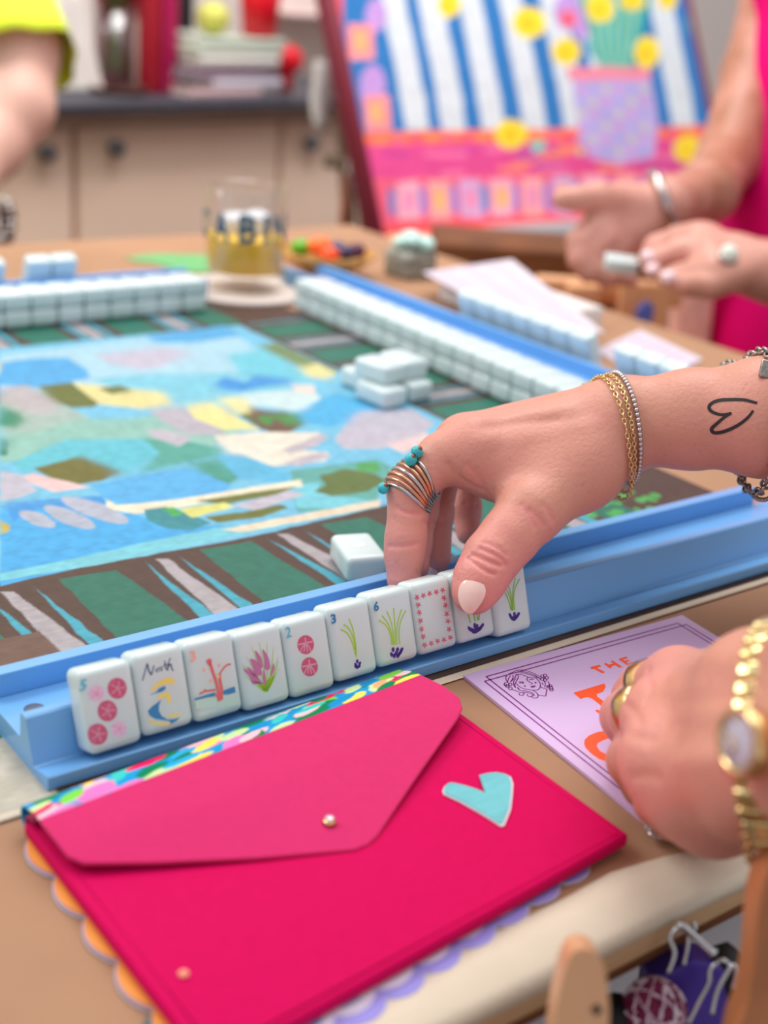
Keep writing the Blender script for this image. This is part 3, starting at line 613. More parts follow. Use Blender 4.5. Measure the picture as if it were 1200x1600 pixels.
# tile 2: coral
z2 = Z(280, 960, 7.0588)
decal(2, 'numeral', ftext(G(), '3', 297, 1035, 9.5, -2.6, -1.8, -17, .02), 'a_peach')
decal(2, 'sand', fpoly(G(), z2([(172,945),(260,930),(400,915),(540,885),(625,868),(650,1000),(560,1015),(440,1038),(425,1020),(300,1035),(190,1045)])), 'a_mint')
g = G(); fpoly(g, z2([(165,930),(290,890),(395,858),(398,900),(300,915),(175,948)]), L2); fpoly(g, z2([(475,845),(540,820),(612,795),(620,858),(540,882),(480,882)]), L2); decal(2, 'sea_strip', g, 'a_blue')
g = G()
for s_, w_ in [([(440,955),(430,860),(410,760),(375,650),(345,560),(322,490)], 30), ([(345,560),(318,545),(300,505)], 12), ([(340,550),(352,515),(345,495)], 12), ([(455,940),(468,840),(450,740),(440,650)], 30), ([(448,660),(475,610),(520,560),(568,548)], 16), ([(400,830),(330,840),(280,850),(220,878)], 18), ([(300,845),(270,825)], 10)]:
    fstroke(g, z2(s_), w_/7.06*PX, L2*1.6, 5)
fpoly(g, z2([(385,885),(420,870),(480,880),(482,935),(425,962),(410,905)]), L2*1.7); decal(2, 'coral_branch', g, 'a_coral')
g = G()
for (x, y) in [(270,615),(438,560),(346,733)]: fcirc(g, *z2([(x, y)])[0], 2.6, 3, 0, L1, 10)
decal(2, 'bubble', g, 'a_peach'); decal(2, 'yellow_dab', fcirc(G(), *z2([(432,685)])[0], 1.6, 3.2, 0, L2*2, 10), 'a_yellow')
# tile 3: flower
g = G()
for a_, b_ in [((960,840),(795,345)),((960,830),(880,300)),((965,820),(965,310)),((975,820),(1040,355)),((975,840),(1090,475)),((960,850),(738,465)),((950,850),(695,545)),((965,850),(1098,590)),((940,850),(720,670)),((960,845),(700,600)),((970,845),(1095,520))]:
    fstroke(g, z2([a_, ((a_[0]+b_[0])/2+8, (a_[1]+b_[1])/2+10), b_]), 16/7.06*PX, L1, 4, True)
fpoly(g, z2([(865,780),(900,765),(960,740),(1000,690),(1060,660),(965,860)]), L1); decal(3, 'green_blades', g, 'a_lime')
g = G()
for pl in [[(835,400),(880,440),(910,500),(920,580),(890,580),(860,500)],[(915,388),(960,430),(990,500),(1000,600),(940,600),(935,500)],[(780,492),(840,505),(885,560),(912,660),(840,665),(810,580)],[(1040,540),(1050,600),(1020,675),(1005,670),(1020,590)],[(705,602),(760,620),(840,670),(912,745),(905,772),(800,740),(775,690)],[(745,583),(790,600),(860,680),(850,700),(800,660)],[(930,610),(945,640),(958,760),(935,772),(920,680)],[(800,740),(860,740),(912,760),(850,768),(810,765)]]:
    fpoly(g, z2(pl), L2, 1)
decal(3, 'pink_petals', g, 'a_orchid')
# tile 4: two sand dollars
z4 = Z(430, 900, 5.217)
decal(4, 'numeral', ftext(G(), '2', 447.5, 997.5, 8.5, -2.5, -2.3, -17, .02), 'a_cyan')
for (x, y) in [(248,560),(280,740)]:
    c = z4([(x, y)])[0]; decal(4, 'sand_dollar', fcirc(G(), *c, 13, 15), 'a_rose'); g = G()
    fstroke(g, [(c[0]-12, c[1]), (c[0]+11, c[1]-5)], .00055, L2, 2); fstroke(g, [(c[0]-1, c[1]-11), (c[0], c[1]-2)], .00055, L2, 2)
    for dx in (-6, -2, 2, 6): fstroke(g, [(c[0]+dx*.3, c[1]-1), (c[0]+dx, c[1]+5), (c[0]+dx*1.4, c[1]+11)], .00045, L2, 3)
    decal(4, 'starfish_line', g, 'a_starlight')
# tiles 5, 6, 8, 9: stems and bulbs
def stems(i, zf, ss, w_, m='a_lime'):
    g = G()
    for s_ in ss: fstroke(g, zf(s_), w_*PX, L1, 5)
    decal(i, 'green_stems', g, m)
def bulbs(i, zf, bb, rx_, ry_):
    g = G()
    for (x, y, an) in bb: fcirc(g, *zf([(x, y)])[0], rx_, ry_, an, L2, 12)
    decal(i, 'purple_bulbs', g, 'a_purple')
decal(5, 'numeral', ftext(G(), '3', 518, 975.5, 8, -2.3, -2, -15, .035), 'a_bluenum')
stems(5, z4, [[(660,660),(655,560),(635,440),(600,348)],[(655,600),(635,500),(600,430),(557,395)],[(655,640),(630,550),(590,470),(532,435)]], 2.2)
bulbs(5, z4, [(668,695,0),(655,722,-.5),(688,712,.5),(668,742,0),(655,738,-.4),(684,735,.4)], 2.0, 3.2)
decal(6, 'numeral', ftext(G(), '6', 584.5, 956, 8, -2.2, -1.2, -15, .035), 'a_bluenum')
stems(6, z4, [[(950,560),(940,480),(900,400),(842,360)],[(960,560),(950,480),(920,390),(870,322)],[(968,565),(960,460),(940,360),(908,288)],[(975,560),(978,460),(972,360),(965,260)],[(992,560),(990,460),(1000,370),(1030,272)],[(1015,555),(1010,460),(1022,370),(1065,280)]], 2.0)
bulbs(6, z4, [(960,600,0),(948,640,-.3),(970,650,0),(985,630,.2),(996,600,.2),(1010,635,.4),(1030,600,.5),(1000,650,.3),(1022,620,.5)], 2.4, 3.9)
z5 = Z(640, 860, 6)
stems(8, z5, [[(570,680),(550,600),(530,520),(500,420)],[(615,665),(600,580),(585,480)],[(648,655),(660,560),(670,480)],[(640,655),(628,560),(620,480)]], 2.6, 'a_grass')
bulbs(8, z5, [(560,735,-.5),(578,745,-.4),(594,755,-.2),(612,755,0),(630,750,.2),(648,740,.3),(664,728,.4),(680,705,.5),(610,705,0),(630,715,.2)], 2.3, 4.5)
stems(9, z5, [[(950,560),(930,480),(890,390),(830,342)],[(958,560),(945,460),(910,370),(858,300)],[(962,565),(955,450),(930,340),(895,260)],[(970,565),(965,430),(975,330),(992,256)],[(985,560),(975,440),(990,350),(1030,268)]], 2.2, 'a_grass')
bulbs(9, z5, [(942,610,-.4),(955,632,-.4),(972,640,-.1),(982,600,0),(990,635,.2),(1005,620,.4),(1018,600,.4)], 2.2, 4.2)
stars = [(70,440),(128,422),(188,405),(250,390),(310,372),(82,510),(92,582),(102,660),(113,737),(128,808),(142,888),(202,872),(262,850),(322,838),(382,818),(322,445),(337,515),(348,597),(360,665),(370,740)]
for (x, y) in stars:
    c = z5([(x, y)])[0]; P = []
    for k in range(10):
        a = k*math.pi/5+.5*RNG.random(); q = 5.0 if k % 2 == 0 else 2.2; P.append((c[0]+q*math.cos(a), c[1]+q*1.1*math.sin(a)))
    decal(7, 'star', fpoly(G(), P), 'a_star')
# walls of stacked tiles
ORD = ['first', 'second', 'third', 'fourth', 'fifth', 'sixth', 'seventh', 'eighth', 'ninth', 'tenth', 'eleventh', 'twelfth', 'thirteenth', 'fourteenth', 'fifteenth', 'sixteenth', 'seventeenth', 'eighteenth']
def Rz(a): return Matrix.Rotation(a, 4, 'Z')
for i in range(9):
    for k in range(2):
        tile(Matrix.Translation((.5315-.0208*i-.0102+.0003*math.sin(i*5+k), .933, .0005+TT/2+k*TT+MT))@Rz(.006*math.sin(i*3+k)), ('lower', 'upper')[k]+' white tile, %s from the right end of the far tile wall' % ORD[i], 'far tile wall')
for i in range(17):
    y = .900-.0208*i; x = .6155-.006*(i/17)
    for k in range(2):
        tile(Matrix.Translation((x+.0003*math.sin(i*5+k*2), y-.0102, TT/2+k*TT+MT+.0004))@Rz(math.pi/2+.006*math.sin(i*3+k)), ('lower', 'upper')[k]+' white tile, %s from the far end of the long right tile wall' % ORD[i], 'right tile wall')
# tiles standing on the two far racks
for i, x in enumerate((.445, .424, .386, .365)):
    tile(frame((x, .998, .0215), (-1,0,0), (0, -math.sin(th), math.cos(th))), 'white tile standing in the far rack, %s from the right' % ORD[i], 'tiles standing in the far rack')
for i in range(7):
    tile(frame((.691, .782-.0208*i, .0225), (0,1,0), (-math.sin(th), 0, math.cos(th))), 'white tile standing in the right rack, %s from its far end' % ORD[i], 'tiles standing in the right rack')
for i in range(3):
    tile(frame((.691, .612-.0208*i, .0225), (0,1,0), (-math.sin(th), 0, math.cos(th))), 'white tile standing in the right rack beyond the gap, %s after the gap' % ORD[i], 'tiles standing alone in the right rack')
# loose tiles
t_ = tile(Matrix.Translation((*Pz(560, 870, .008)[:2], MT+TT/2+.0001))@Rz(-.32)@Matrix.Rotation(math.pi, 4, 'X'), 'single loose white tile lying on the mat left of the fingers')
me = bpy.data.meshes.new('spot'); V, F = lathe((0,0,-TT/2-.0003), [(.0008, 0), (.0026, .0001), (.0028, .0004)], 16); me.from_pydata(V.tolist(), [], F); me.materials.append(mat('spot_white', (250,250,250), .2)); so = bpy.data.objects.new('raised_spot', me); C.objects.link(so); so.parent = t_
for cx_, cy_, an, k, lb in [(.520,.670,.12,0,'left tile of the loose cluster right of the painting'),(.5445,.674,.12,0,'right tile of the loose cluster right of the painting'),(.529,.700,.12,0,'white tile at the back of the loose cluster'),
                  (.5245,.679,.2,1,'white tile on top of the loose cluster, at its left'),(.5465,.683,.05,1,'white tile on top of the loose cluster, at its right')]:
    tile(Matrix.Translation((cx_, cy_, MT+TT*(.5+k)+.0002*(k+1)))@Rz(an), lb, 'loose cluster of white tiles')

# ================================================================ PINK ENVELOPE on a scalloped mat
EX0, EX1, EY0, EY1 = .1475, .3135, .2400, .3605
# scalloped place mat, mostly hidden under the clutch
sm = thing('scalloped_placemat', (.22, .3, .0), 'scalloped placemat with orange and lilac edges under the pink envelope', 'placemat')
nA, nB = Pz(935, 1358, .001)[:2], Pz(580, 1600, .001)[:2]; lA, lB = Pz(24, 1318, .001)[:2], Pz(196, 1560, .001)[:2]
dn_ = (nB-nA)/np.linalg.norm(nB-nA); dl_ = (lB-lA)/np.linalg.norm(lB-lA); kk = np.linalg.solve(np.array([dn_, -dl_]).T, lA-nA); cor = nA+dn_*kk[0]
nn_ = np.array([-dn_[1], dn_[0]]); nn_ = nn_ if nn_@(cor-np.array([.23,.30])) > 0 else -nn_; nl_ = np.array([-dl_[1], dl_[0]]); nl_ = nl_ if nl_@(cor-np.array([.23,.30])) > 0 else -nl_
def scal(ins, sides=('n', 'l')):
    P = []
    L = np.linalg.norm(cor-nA); k = round(L/.0152)
    for i in range(k*10+1): s_ = i/(k*10); P.append(nA+(cor-nA)*s_-nn_*(ins+.0034*(1-abs(math.sin(math.pi*k*s_))**.75)))
    L = np.linalg.norm(lA-cor); k = round(L/.0205)
    for i in range(1, k*10+1): s_ = i/(k*10); P.append(cor+(lA-cor)*s_-nl_*(ins*.8+.0040*(1-abs(math.sin(math.pi*k*s_))**.75)))
    P.append(lA-nl_*.05); P.append(nA-nn_*.05); return P
for nm, col_, ins, zz in [('backing', (196,190,200), 0, .0011), ('lilac_border', (150,140,222), .0005, .0014), ('white_wave', (226,220,242), .0048, .0016), ('blue_wave', (40,146,206), .0085, .0018)]:
    o_ = ob(nm, *tri_prism([(x, y, zz) for x, y in scal(ins)], (0,0,-.0008 if nm == 'backing' else -.0003)), mat('sc_'+nm, col_, .6), sm, smooth=False)
P = []; L = np.linalg.norm(lA-cor); k = round(L/.0205)
for i in range(4, k*10+1): s_ = i/(k*10); P.append(cor+(lA-cor)*s_-nl_*(.0006+.0040*(1-abs(math.sin(math.pi*k*s_))**.75)))
P.append(lA-nl_*.012); P.append(cor+(lA-cor)*.045-nl_*.012)
ob('orange_border', *tri_prism([(x, y, .0020) for x, y in P], (0,0,-.0007)), mat('sc_orange', (240,156,66), .6), sm, smooth=False)
tag(ob('teal_coaster', *tri_prism([Pz(x, y, .0012) for x, y in [(222,1640),(224,1600),(240,1578),(262,1572),(290,1580),(330,1640)]], (0,0,-.001)), mat('deep_teal', (20,96,100), .6), smooth=False), 'dark teal scrap beside the clutch at the bottom of the frame', 'scrap')
eD, eC = Pz(328, 1668, .0072), Pz(984, 1303, .0072); eA = Pz(36, 1284, .0072); eB = eC+(eA-eD)
env = thing('envelope_clutch', (*((eA+eC)/2)[:2], .002), 'hot pink suede envelope clutch with flap and teal heart', 'clutch')
bm = bmesh.new(); vs_ = [bm.verts.new(p) for p in (eA, eD, eC, eB)]+[bm.verts.new((p[0], p[1], .0021)) for p in (eA, eD, eC, eB)]
for f_ in [(0,1,2,3),(7,6,5,4),(0,4,5,1),(1,5,6,2),(2,6,7,3),(3,7,4,0)]: bm.faces.new([vs_[i] for i in f_])
bmesh.ops.bevel(bm, geom=bm.edges[:], offset=.0015, segments=4, profile=.5, affect='EDGES'); V, F = bm_out(bm); ob('pouch_body', V, F, M('pink_body'), env)
ce = (eA+eC)/2; ob('edge_seam', *tube(np.array([ce+(p-ce)*.955+np.array([0,0,-.00005]) for p in (eA, eD, eC, eB)]), .00040, 6, True), M('pink_body'), env)
EX0, EX1, EY1 = eA[0], eB[0], eA[1]
# flap: a sheet sagging from the fold to its tip
FA = [(61,1281,.0135),(84,1310,.0128),(104,1336,.0120),(130,1348,.0112),(240,1347,.0100),(400,1340,.0088),(555,1327,.0080),(576,1318,.0080),(590,1305,.0082),(650,1215,.0102),(715,1122,.0122),(723,1106,.0126),(718,1089,.0130),(690,1069,.0134),(658,1054,.0137)]
T = np.array([Pz(*q) for q in FA]); cen = np.array([Pz(380, 1240, .0125)])[0]
m_ = len(T); rings = [T]; 
for s in (.85, .65, .4, .2): rings.append(cen+(T-cen)*s+np.array([0,0,.0004*(1-s)]))
V = np.concatenate(rings+[cen[None]+np.array([[0,0,.0004]])]); F = []
for r_ in range(4):
    for i in range(m_): F.append([r_*m_+i, r_*m_+(i+1) % m_, (r_+1)*m_+(i+1) % m_, (r_+1)*m_+i])
for i in range(m_): F.append([4*m_+i, 4*m_+(i+1) % m_, 5*m_])
nV = len(V); V2 = V-np.array([0,0,.0013]); FF = F+[[i+nV for i in f][::-1] for f in F]+[[i, i+nV, (i+1) % m_+nV, (i+1) % m_] for i in range(m_)]
fl = fixn(ob('flap', np.concatenate([V, V2]), FF, M('pink_felt'), env)); fl.data.set_sharp_from_angle(angle=math.radians(50))
md = fl.modifiers.new('b', 'BEVEL'); md.width = .0005; md.segments = 2; md.limit_method = 'ANGLE'
# printed spine between flap and pouch, curling down behind
a0, a1 = Pz(62, 1281, .0135), Pz(658, 1054, .0137); b0_, b1_ = Pz(40, 1262, .0115), Pz(628, 1048, .0105)
def spine(u, v):
    u = np.asarray(u); v = np.asarray(v); top = a0+(a1-a0)*u[:, None]; bk = b0_+(b1_-b0_)*u[:, None]; w_ = np.linalg.norm(bk-top, axis=1)
    out = np.zeros((len(u), 3)); yd = (bk-top)
    t = np.clip(v, 0, 1); c_ = np.clip(v-1, 0, 1)*math.pi*.95
    out[:] = top+yd*t[:, None]; out[:, 2] += .0006*np.sin(t*math.pi)
    rr = .0042; out[:, 1] += np.where(v > 1, rr*np.sin(c_), 0); out[:, 2] -= np.where(v > 1, rr*(1-np.cos(c_)), 0); return out
Sp = []; cols = [(20,140,196),(122,206,70),(0,128,80),(238,20,96),(250,190,200),(58,196,190),(20,120,70),(250,170,120),(235,120,190),(40,170,220),(250,220,90),(200,225,160)]
Sp.append(((230,205,225), [(.04,.2),(.09,.3),(.12,.8),(.08,1.0),(.05,.7)]))
for k in range(95):
    u = RNG.random()*1.0; v = RNG.random()*1.6-.1; a = .02+.03*RNG.random(); b = .12+.28*RNG.random(); an = RNG.random()*2
    Sp.append((cols[int(RNG.integers(len(cols)))], [(u+a*math.cos(t)+.02*math.sin(t), v+b*math.sin(t)) for t in np.linspace(0, 6.28, 12)[:-1]]))
paint_grid('printed_lining', np.linspace(0, 1, 260), np.linspace(0, 2, 60), spine, Sp, M('print_matte'), env, wob=.008, base=(20,150,206), grain=.03, gs=.05, seed=9)
ol = bpy.data.objects['printed_lining']; md = ol.modifiers.new('s', 'SOLIDIFY'); md.thickness = .0006; md.offset = -1
# dark rolled fold under the lining, open at its left end
lf = Pz(38, 1266, .0105); P = []
for t in np.linspace(-.9, math.pi+.2, 16): P.append((0, .0052*math.sin(t)*.55, .0046*math.cos(t)))
k = len(P); V = []
for s_ in (0, 1):
    o_ = (a0+(a1-a0)*(.0 if s_ == 0 else .96))*.45+(b0_+(b1_-b0_)*(.0 if s_ == 0 else .96))*.55; o_[2] = .0078
    for p in P: V.append(o_+np.array([-.0006+.0002*s_, p[1]*.8+.0012, p[2]*.72-.0012]))
F = [[i, i+1, k+i+1, k+i] for i in range(k-1)]
ro = ob('rolled_fold', V, F, M('pink_dark'), env); md = ro.modifiers.new('s', 'SOLIDIFY'); md.thickness = .0006
# stud and specks
c = Pz(515, 1282, .0108); st_ = G(); st_.add(*lathe(c+np.array([0,0,-.001]), [(.0006, 0), (.0024, .0003), (.0021, .0012), (.0012, .0016)], 12)); so = st_.ob('snap_stud', M('gold'), env)
ob('stud_crystal', *lathe(c+np.array([0,0,.0004]), [(.0012, 0), (.0017, .0003), (.0013, .0009), (.0006, .0012)], 7), mat('crystal', (235,232,236), .05, metal=.6), so, smooth=False)
ob('snap_rivet', *lathe(Pz(287, 1522, .0076), [(.0005, 0), (.0016, .0001), (.0012, .0006)], 14), mat('peach_metal', (250,160,130), .4), env)
hp = [(80,575),(95,540),(120,518),(150,508),(210,520),(290,540),(380,568),(470,605),(440,520),(412,440),(490,420),(570,412),(640,425),(690,450),(712,510),(705,620),(690,740),(660,815),(630,885),(600,890),(500,825),(400,765),(240,675),(90,605)]
P1 = [Pz(680+x/6, 1140+y/6, .0077) for x, y in hp]; cc = np.mean(P1, 0); P0 = [cc+(p-cc)*1.05+np.array([0,-.0003,0]) for p in P1]
ob('heart_border', *tri_prism([p+np.array([0,0,.0002]) for p in P0], (0,0,-.0004)), M('white_edge'), env, smooth=False)
ob('heart_patch', *tri_prism([p+np.array([0,0,.0006]) for p in P1], (0,0,-.0006)), M('teal_suede'), env, smooth=False)

# ================================================================ PURPLE CARD
CZ = .0016
c0 = Pz(724, 1055, CZ)[:2]; c1 = Pz(1066, 961, CZ)[:2]; c2 = Pz(1008, 1284, CZ)[:2]; c3 = c1+(c2-c0)
crd = thing('game_card', (*((c0+c3)/2), 0), 'glossy lilac card with plum double border, girl drawing and orange letters', 'card')
ob('card_sheet', *prism([(*p, CZ) for p in (c0, c2, c3, c1)], (0,0,-.0014)), M('lilac'), crd, smooth=False)
g = G(); U = (c1-c0); Wv = (c2-c0); uL = np.linalg.norm(U); wL = np.linalg.norm(Wv)
def cp(a, b): q = c0+U/uL*a+Wv/wL*b; return np.array([q[0], q[1], CZ])
zn = (0,0,1)
for (i, j) in ((.0052, .0080), (.0080, .0052)):
    a0_, a1_, b0__, b1__ = i, uL-i, j, wL-j
    for s_ in [(cp(a0_, b0__), cp(a1_, b0__)), (cp(a0_, b1__), cp(a1_, b1__)), (cp(a0_, b0__), cp(a0_, b1__)), (cp(a1_, b0__), cp(a1_, b1__))]:
        g.add(*ribbon(s_, .00068, zn, .00006))
g.ob('border_lines', M('plum'), crd, smooth=False)
zg = Z(770, 1030, 10.909)
g = G()
def cs(pts, w_=.00042): g.add(*ribbon(smoothc([Pz(*q, CZ) for q in zg(pts)], 5), w_, zn, .00008))
for s_ in [[(250,395),(222,330),(235,285),(290,245),(350,220),(400,195),(470,185),(560,195),(680,235),(770,280),(830,310)],[(250,395),(270,330),(300,280)],[(300,390),(340,330),(345,270)],[(310,380),(380,310),(400,250)],[(420,255),(435,310),(400,380),(375,440),(390,490)],[(350,400),(365,360),(400,330)],[(355,400),(360,450),(385,480)],
           [(410,262),(480,262),(540,280),(600,305),(680,320),(760,318),(820,330)],[(440,235),(540,240),(640,270),(740,305)],[(460,215),(560,222),(680,262),(760,300)],
           [(400,415),(450,465),(530,505),(620,520),(700,530),(760,525),(800,490),(812,440),(790,380),(740,330)],[(600,310),(580,340),(600,375),(650,400),(670,415),(660,430)],
           [(810,470),(860,495),(920,515),(910,570),(898,628),(830,620),(770,610)],[(680,530),(740,570),(772,620),(750,660),(700,662),(660,645)],[(330,520),(400,540),(470,570),(560,570),(640,585),(680,620),(650,640),(600,630),(585,600)],[(530,575),(520,610),(480,620),(450,600),(450,585)],[(430,490),(470,535),(560,545),(640,560),(690,590),(710,630)],
           [(440,520),(420,480)],[(830,400),(855,420),(850,440)],[(870,370),(895,420),(885,480)],[(940,380),(960,420),(955,450),(920,480)],[(460,415),(480,395),(520,385)],[(450,400),(470,380)],[(620,355),(650,345),(700,340)],[(630,440),(640,435)],[(730,300),(790,320),(810,350)]]:
    cs(s_)
def loop(cx_, cy_, rx_, ry_, w_=.0004): cs([(cx_+rx_*math.cos(t), cy_+ry_*math.sin(t)) for t in np.linspace(0, 6.3, 10)], w_)
for k in range(5): a = k*1.257; loop(878+42*math.cos(a), 318+42*math.sin(a), 26, 24)
for (x, y, r_) in [(235,430,42),(250,460,30),(300,500,30),(215,440,20),(300,430,28),(945,470,26),(990,490,34),(1000,520,30),(985,455,24)]: loop(x, y, r_, r_*.8)
for (x, y, rx_, ry_, an) in [(508,402,26,14,.2),(728,402,20,12,.1),(547,460,18,10,.2),(688,468,46,15,-.15),(880,318,10,10,0)]:
    g.add(*poly([Pz(*q, CZ) for q in zg([(x+rx_*math.cos(t)*math.cos(an)-ry_*math.sin(t)*math.sin(an), y+rx_*math.cos(t)*math.sin(an)+ry_*math.sin(t)*math.cos(an)) for t in np.linspace(0, 6.28, 13)[:-1]])], zn, .0001))
g.ob('girl_drawing', M('plum'), crd, smooth=False)
zt = Z(880, 1010, 7.5)
def tx(pts, lift=.00006): g.add(*poly([Pz(*q, CZ) for q in zt(pts)], zn, lift))
g = G()   # the small word THE
for pl in [[(312,245),(425,215),(447,235),(395,252),(492,302),(462,318),(362,264),(335,268)], [(475,205),(500,192),(530,215),(590,200),(550,175),(578,165),(692,240),(662,252),(612,220),(560,238),(575,252),(545,258)], [(645,150),(738,120),(760,138),(700,158),(718,170),(762,160),(780,172),(738,188),(758,200),(820,180),(842,198),(760,226)]]: tx(pl)
g.ob('word_the', M('orange_ink'), crd, smooth=False)
g = G(); tx([(118,545),(480,435),(500,470),(470,530),(392,560),(400,590),(470,640),(560,800),(510,760),(415,672),(340,615),(290,595),(250,598),(205,618)]); tx([(370,750),(400,740),(520,800),(520,830),(420,790)]); g.ob('large_letter', M('orange_ink'), crd, smooth=False)
g = G(); C_o = [(640,960),(545,970),(590,1000),(500,990),(400,1005),(300,1045),(250,1095),(244,1140),(262,1190),(330,1260),(420,1320),(520,1355),(640,1370),(640,1270),(520,1272),(430,1225),(392,1165),(410,1130),(480,1095),(590,1060),(660,1045)]
tx(C_o); g.ob('large_letter', M('orange_ink'), crd, smooth=False)
# ================================================================ THINGS AROUND THE FAR CORNER
# coaster, glass of juice
gp = Pz(381, 447, .006)
mat('coaster_white', (222,208,200), .6); mat('juice', (255,196,40), .4, sss=.5, sssr=(1,.8,.3)); mat('letter_teal', (20,86,112), .4)
tag(ob('coaster', *lathe((gp[0], gp[1], .0004), [(.048, 0), (.0535, .0008), (.0540, .0030), (.0528, .0046), (.046, .0050), (.01, .0048)], 40), M('coaster_white')), 'round off-white coaster under the juice glass', 'coaster')
gz = .0056; gl = thing('drinking_glass', (gp[0], gp[1], gz), 'juice glass with dark teal capital letters, half full of orange juice', 'glass')
g0 = (gp[0], gp[1], gz); GR_ = .0345; GH = .083
ob('tumbler', *lathe(g0, [(.028, 0), (.031, .0015), (.0325, .012), (GR_, .05), (GR_+.0008, GH), (GR_-.0003, GH+.0006), (GR_-.0010, GH-.001), (GR_-.0016, .05), (.0306, .0125), (.02, .011)], 48), M('glass'), gl); fixn(bpy.data.objects['tumbler'])
ob('orange_juice', *lathe(g0, [(.018, .0125), (.0296, .0150), (.0322, .043), (.0322, .0432), (.01, .0434)], 40), M('juice'), gl)
mat('ice', (240,242,250), .15, trans=.3, ior=1.2)
for k, (a, b, c_) in enumerate([(-.004,.012,.050),(.014,.006,.052)]):
    ob('ice_cube', *rbox((.018,.017,.018), .002, 2, frame((g0[0]+a, g0[1]+b, g0[2]+c_), (1, .3*k, .1), (-.2, 1, .2))), M('ice'), gl)
vdir = np.array([-gp[0], -gp[1]]); th0 = math.atan2(vdir[1], vdir[0])
for ch, off, wd in [('C', -2.12, .46), ('A', -1.06, .50), ('B', 0, .44), ('I', .72, .14), ('N', 1.42, .50)]:
    V, F = text_geo(ch, .035); ar = th0+.05+off*.62+(V[:, 0]-.5)*wd*.95
    zz = .043+V[:, 1]*.023; P = np.stack([g0[0]+(GR_+.0009)*np.cos(ar), g0[1]+(GR_+.0009)*np.sin(ar), gz+zz], 1); ob('letter', P, F, M('letter_teal'), gl, smooth=False)
# rattan bowl with sweets
bp_ = Pz(508, 432, 0); mat('rattan', (206,152,84), .6, var=.25, vscale=160, bump=.5, bscale=300)
bw = thing('rattan_bowl', (bp_[0], bp_[1], 0), 'shallow woven rattan bowl of bright sweets beside the juice glass', 'bowl')
V, F = lathe((bp_[0], bp_[1], .0003), [(.022, 0), (.024, .006), (.02, .010), (.034, .016), (.043, .022), (.045, .0215), (.036, .013), (.022, .0085), (.005, .008)], 40); ob('bowl_shell', V, F, M('rattan'), bw)
g = G()
for k in range(3): g.add(*tube([(bp_[0]+(.0435-.004*k)*math.cos(t), bp_[1]+(.0435-.004*k)*math.sin(t), .0225-.0035*k+.0008*math.sin(t*16+k)) for t in np.linspace(0, 6.2832, 60)[:-1]], .0016, 6, True))
g.ob('woven_rim', M('rattan'), bw)
for k in range(3):
    a = k*2.1+.3; ob('bowl_foot', *lathe((bp_[0]+.02*math.cos(a), bp_[1]+.02*math.sin(a), .0), [(.003, 0), (.004, .004), (.003, .008)], 10), M('rattan'), bw)
for (dx, dy, dz, rr_, c_, lb) in [(-.021,.004,.028,.0095,(96,176,30),'bright green sweet at the left of the rattan bowl'),(-.006,.0,.031,.0105,(250,112,36),'large orange sweet in the middle of the rattan bowl'),(.003,-.013,.027,.0085,(246,92,40),'smaller orange sweet at the front of the rattan bowl'),
                            (.015,-.002,.027,.009,(50,40,80),'dark navy sweet right of the orange ones'),(.024,.008,.028,.0085,(84,20,62),'plum coloured sweet at the right end of the rattan bowl'),(.008,.015,.027,.0085,(60,60,110),'indigo sweet at the back of the rattan bowl')]:
    u = ex[:2]; q = bp_[:2]+np.array([R[0,0], R[0,1]])*dx*1.1+np.array([.62,.78])*dy; tag(ob('wrapped_sweet', *ball((q[0], q[1], dz-.004), rr_, 12, (1.15,1,.8)), mat('sweet%d' % c_[0], c_, .35)), lb, 'sweet', 'sweets in the rattan bowl')
# green leaf mat far left
lp = [(195,402),(215,408),(240,410),(290,424),(330,426),(345,410),(325,398),(285,397),(245,396)]
tag(ob('leaf_placemat', *tri_prism([Pz(x, y, .0012) for x, y in lp], (0,0,-.001)), mat('leaf_green', (104,172,110), .7, var=.08, vscale=60), smooth=False), 'green leaf-shaped placemat between far rack and juice glass', 'placemat')
# score cards by the right rack
mat('score_paper', (208,198,208), .7, spec=.15); mat('faint_ink', (196,160,196), .6)
def sheet(name, A_, B_, C_, label, cat, nl, groups_, D_=None):
    A_, B_, C_ = map(np.array, (A_, B_, C_)); D_ = B_+C_-A_ if D_ is None else np.array(D_); n = np.cross(B_-A_, D_-A_); n /= np.linalg.norm(n); n = n if n[2] > 0 else -n
    r_ = thing(name, (A_+D_)/2, label, cat); ob('sheet', *prism([A_, C_, D_, B_], -n*.0006), M('score_paper'), r_, smooth=False); g = G()
    for k in range(nl):
        t = (k+.7)/nl; p0_ = A_+(C_-A_)*t; p1_ = B_+(D_-B_)*t
        a = .05
        for q in range(groups_):
            e = a+.5/groups_+.3/groups_*RNG.random(); g.add(*ribbon([p0_+(p1_-p0_)*a, p0_+(p1_-p0_)*min(e, .95)], .0022, n, .0001)); a += .92/groups_
    g.ob('printed_lines', M('faint_ink'), r_, smooth=False)
tag(ob('card_box', *box2(.745, .815, .76, .89, .0004, .0192, .002), M('off_white')), 'flat white box under the printed score card', 'box')
A_s, B_s, D_s = Pz(660, 425, .0204), Pz(800, 405, .0204), Pz(946, 520, .0204)
sheet('score_card', A_s, B_s, np.array([.7065, .758, .0204]), 'long white printed score card beyond the right rack', 'card', 16, 3, D_s)
sheet('score_sheet', (*Pz(930, 548, .001)[:2], .0012), (*Pz(1000, 515, .001)[:2], .0012), (*Pz(1030, 600, .001)[:2], .0012), 'pinkish printed sheet lying flat beyond the right rack', 'paper', 9, 3)
p = Pz(680, 436, .0); mat('mint', (190,228,220), .6); mat('dark_pattern', (150,150,140), .5, var=.5, vscale=120)
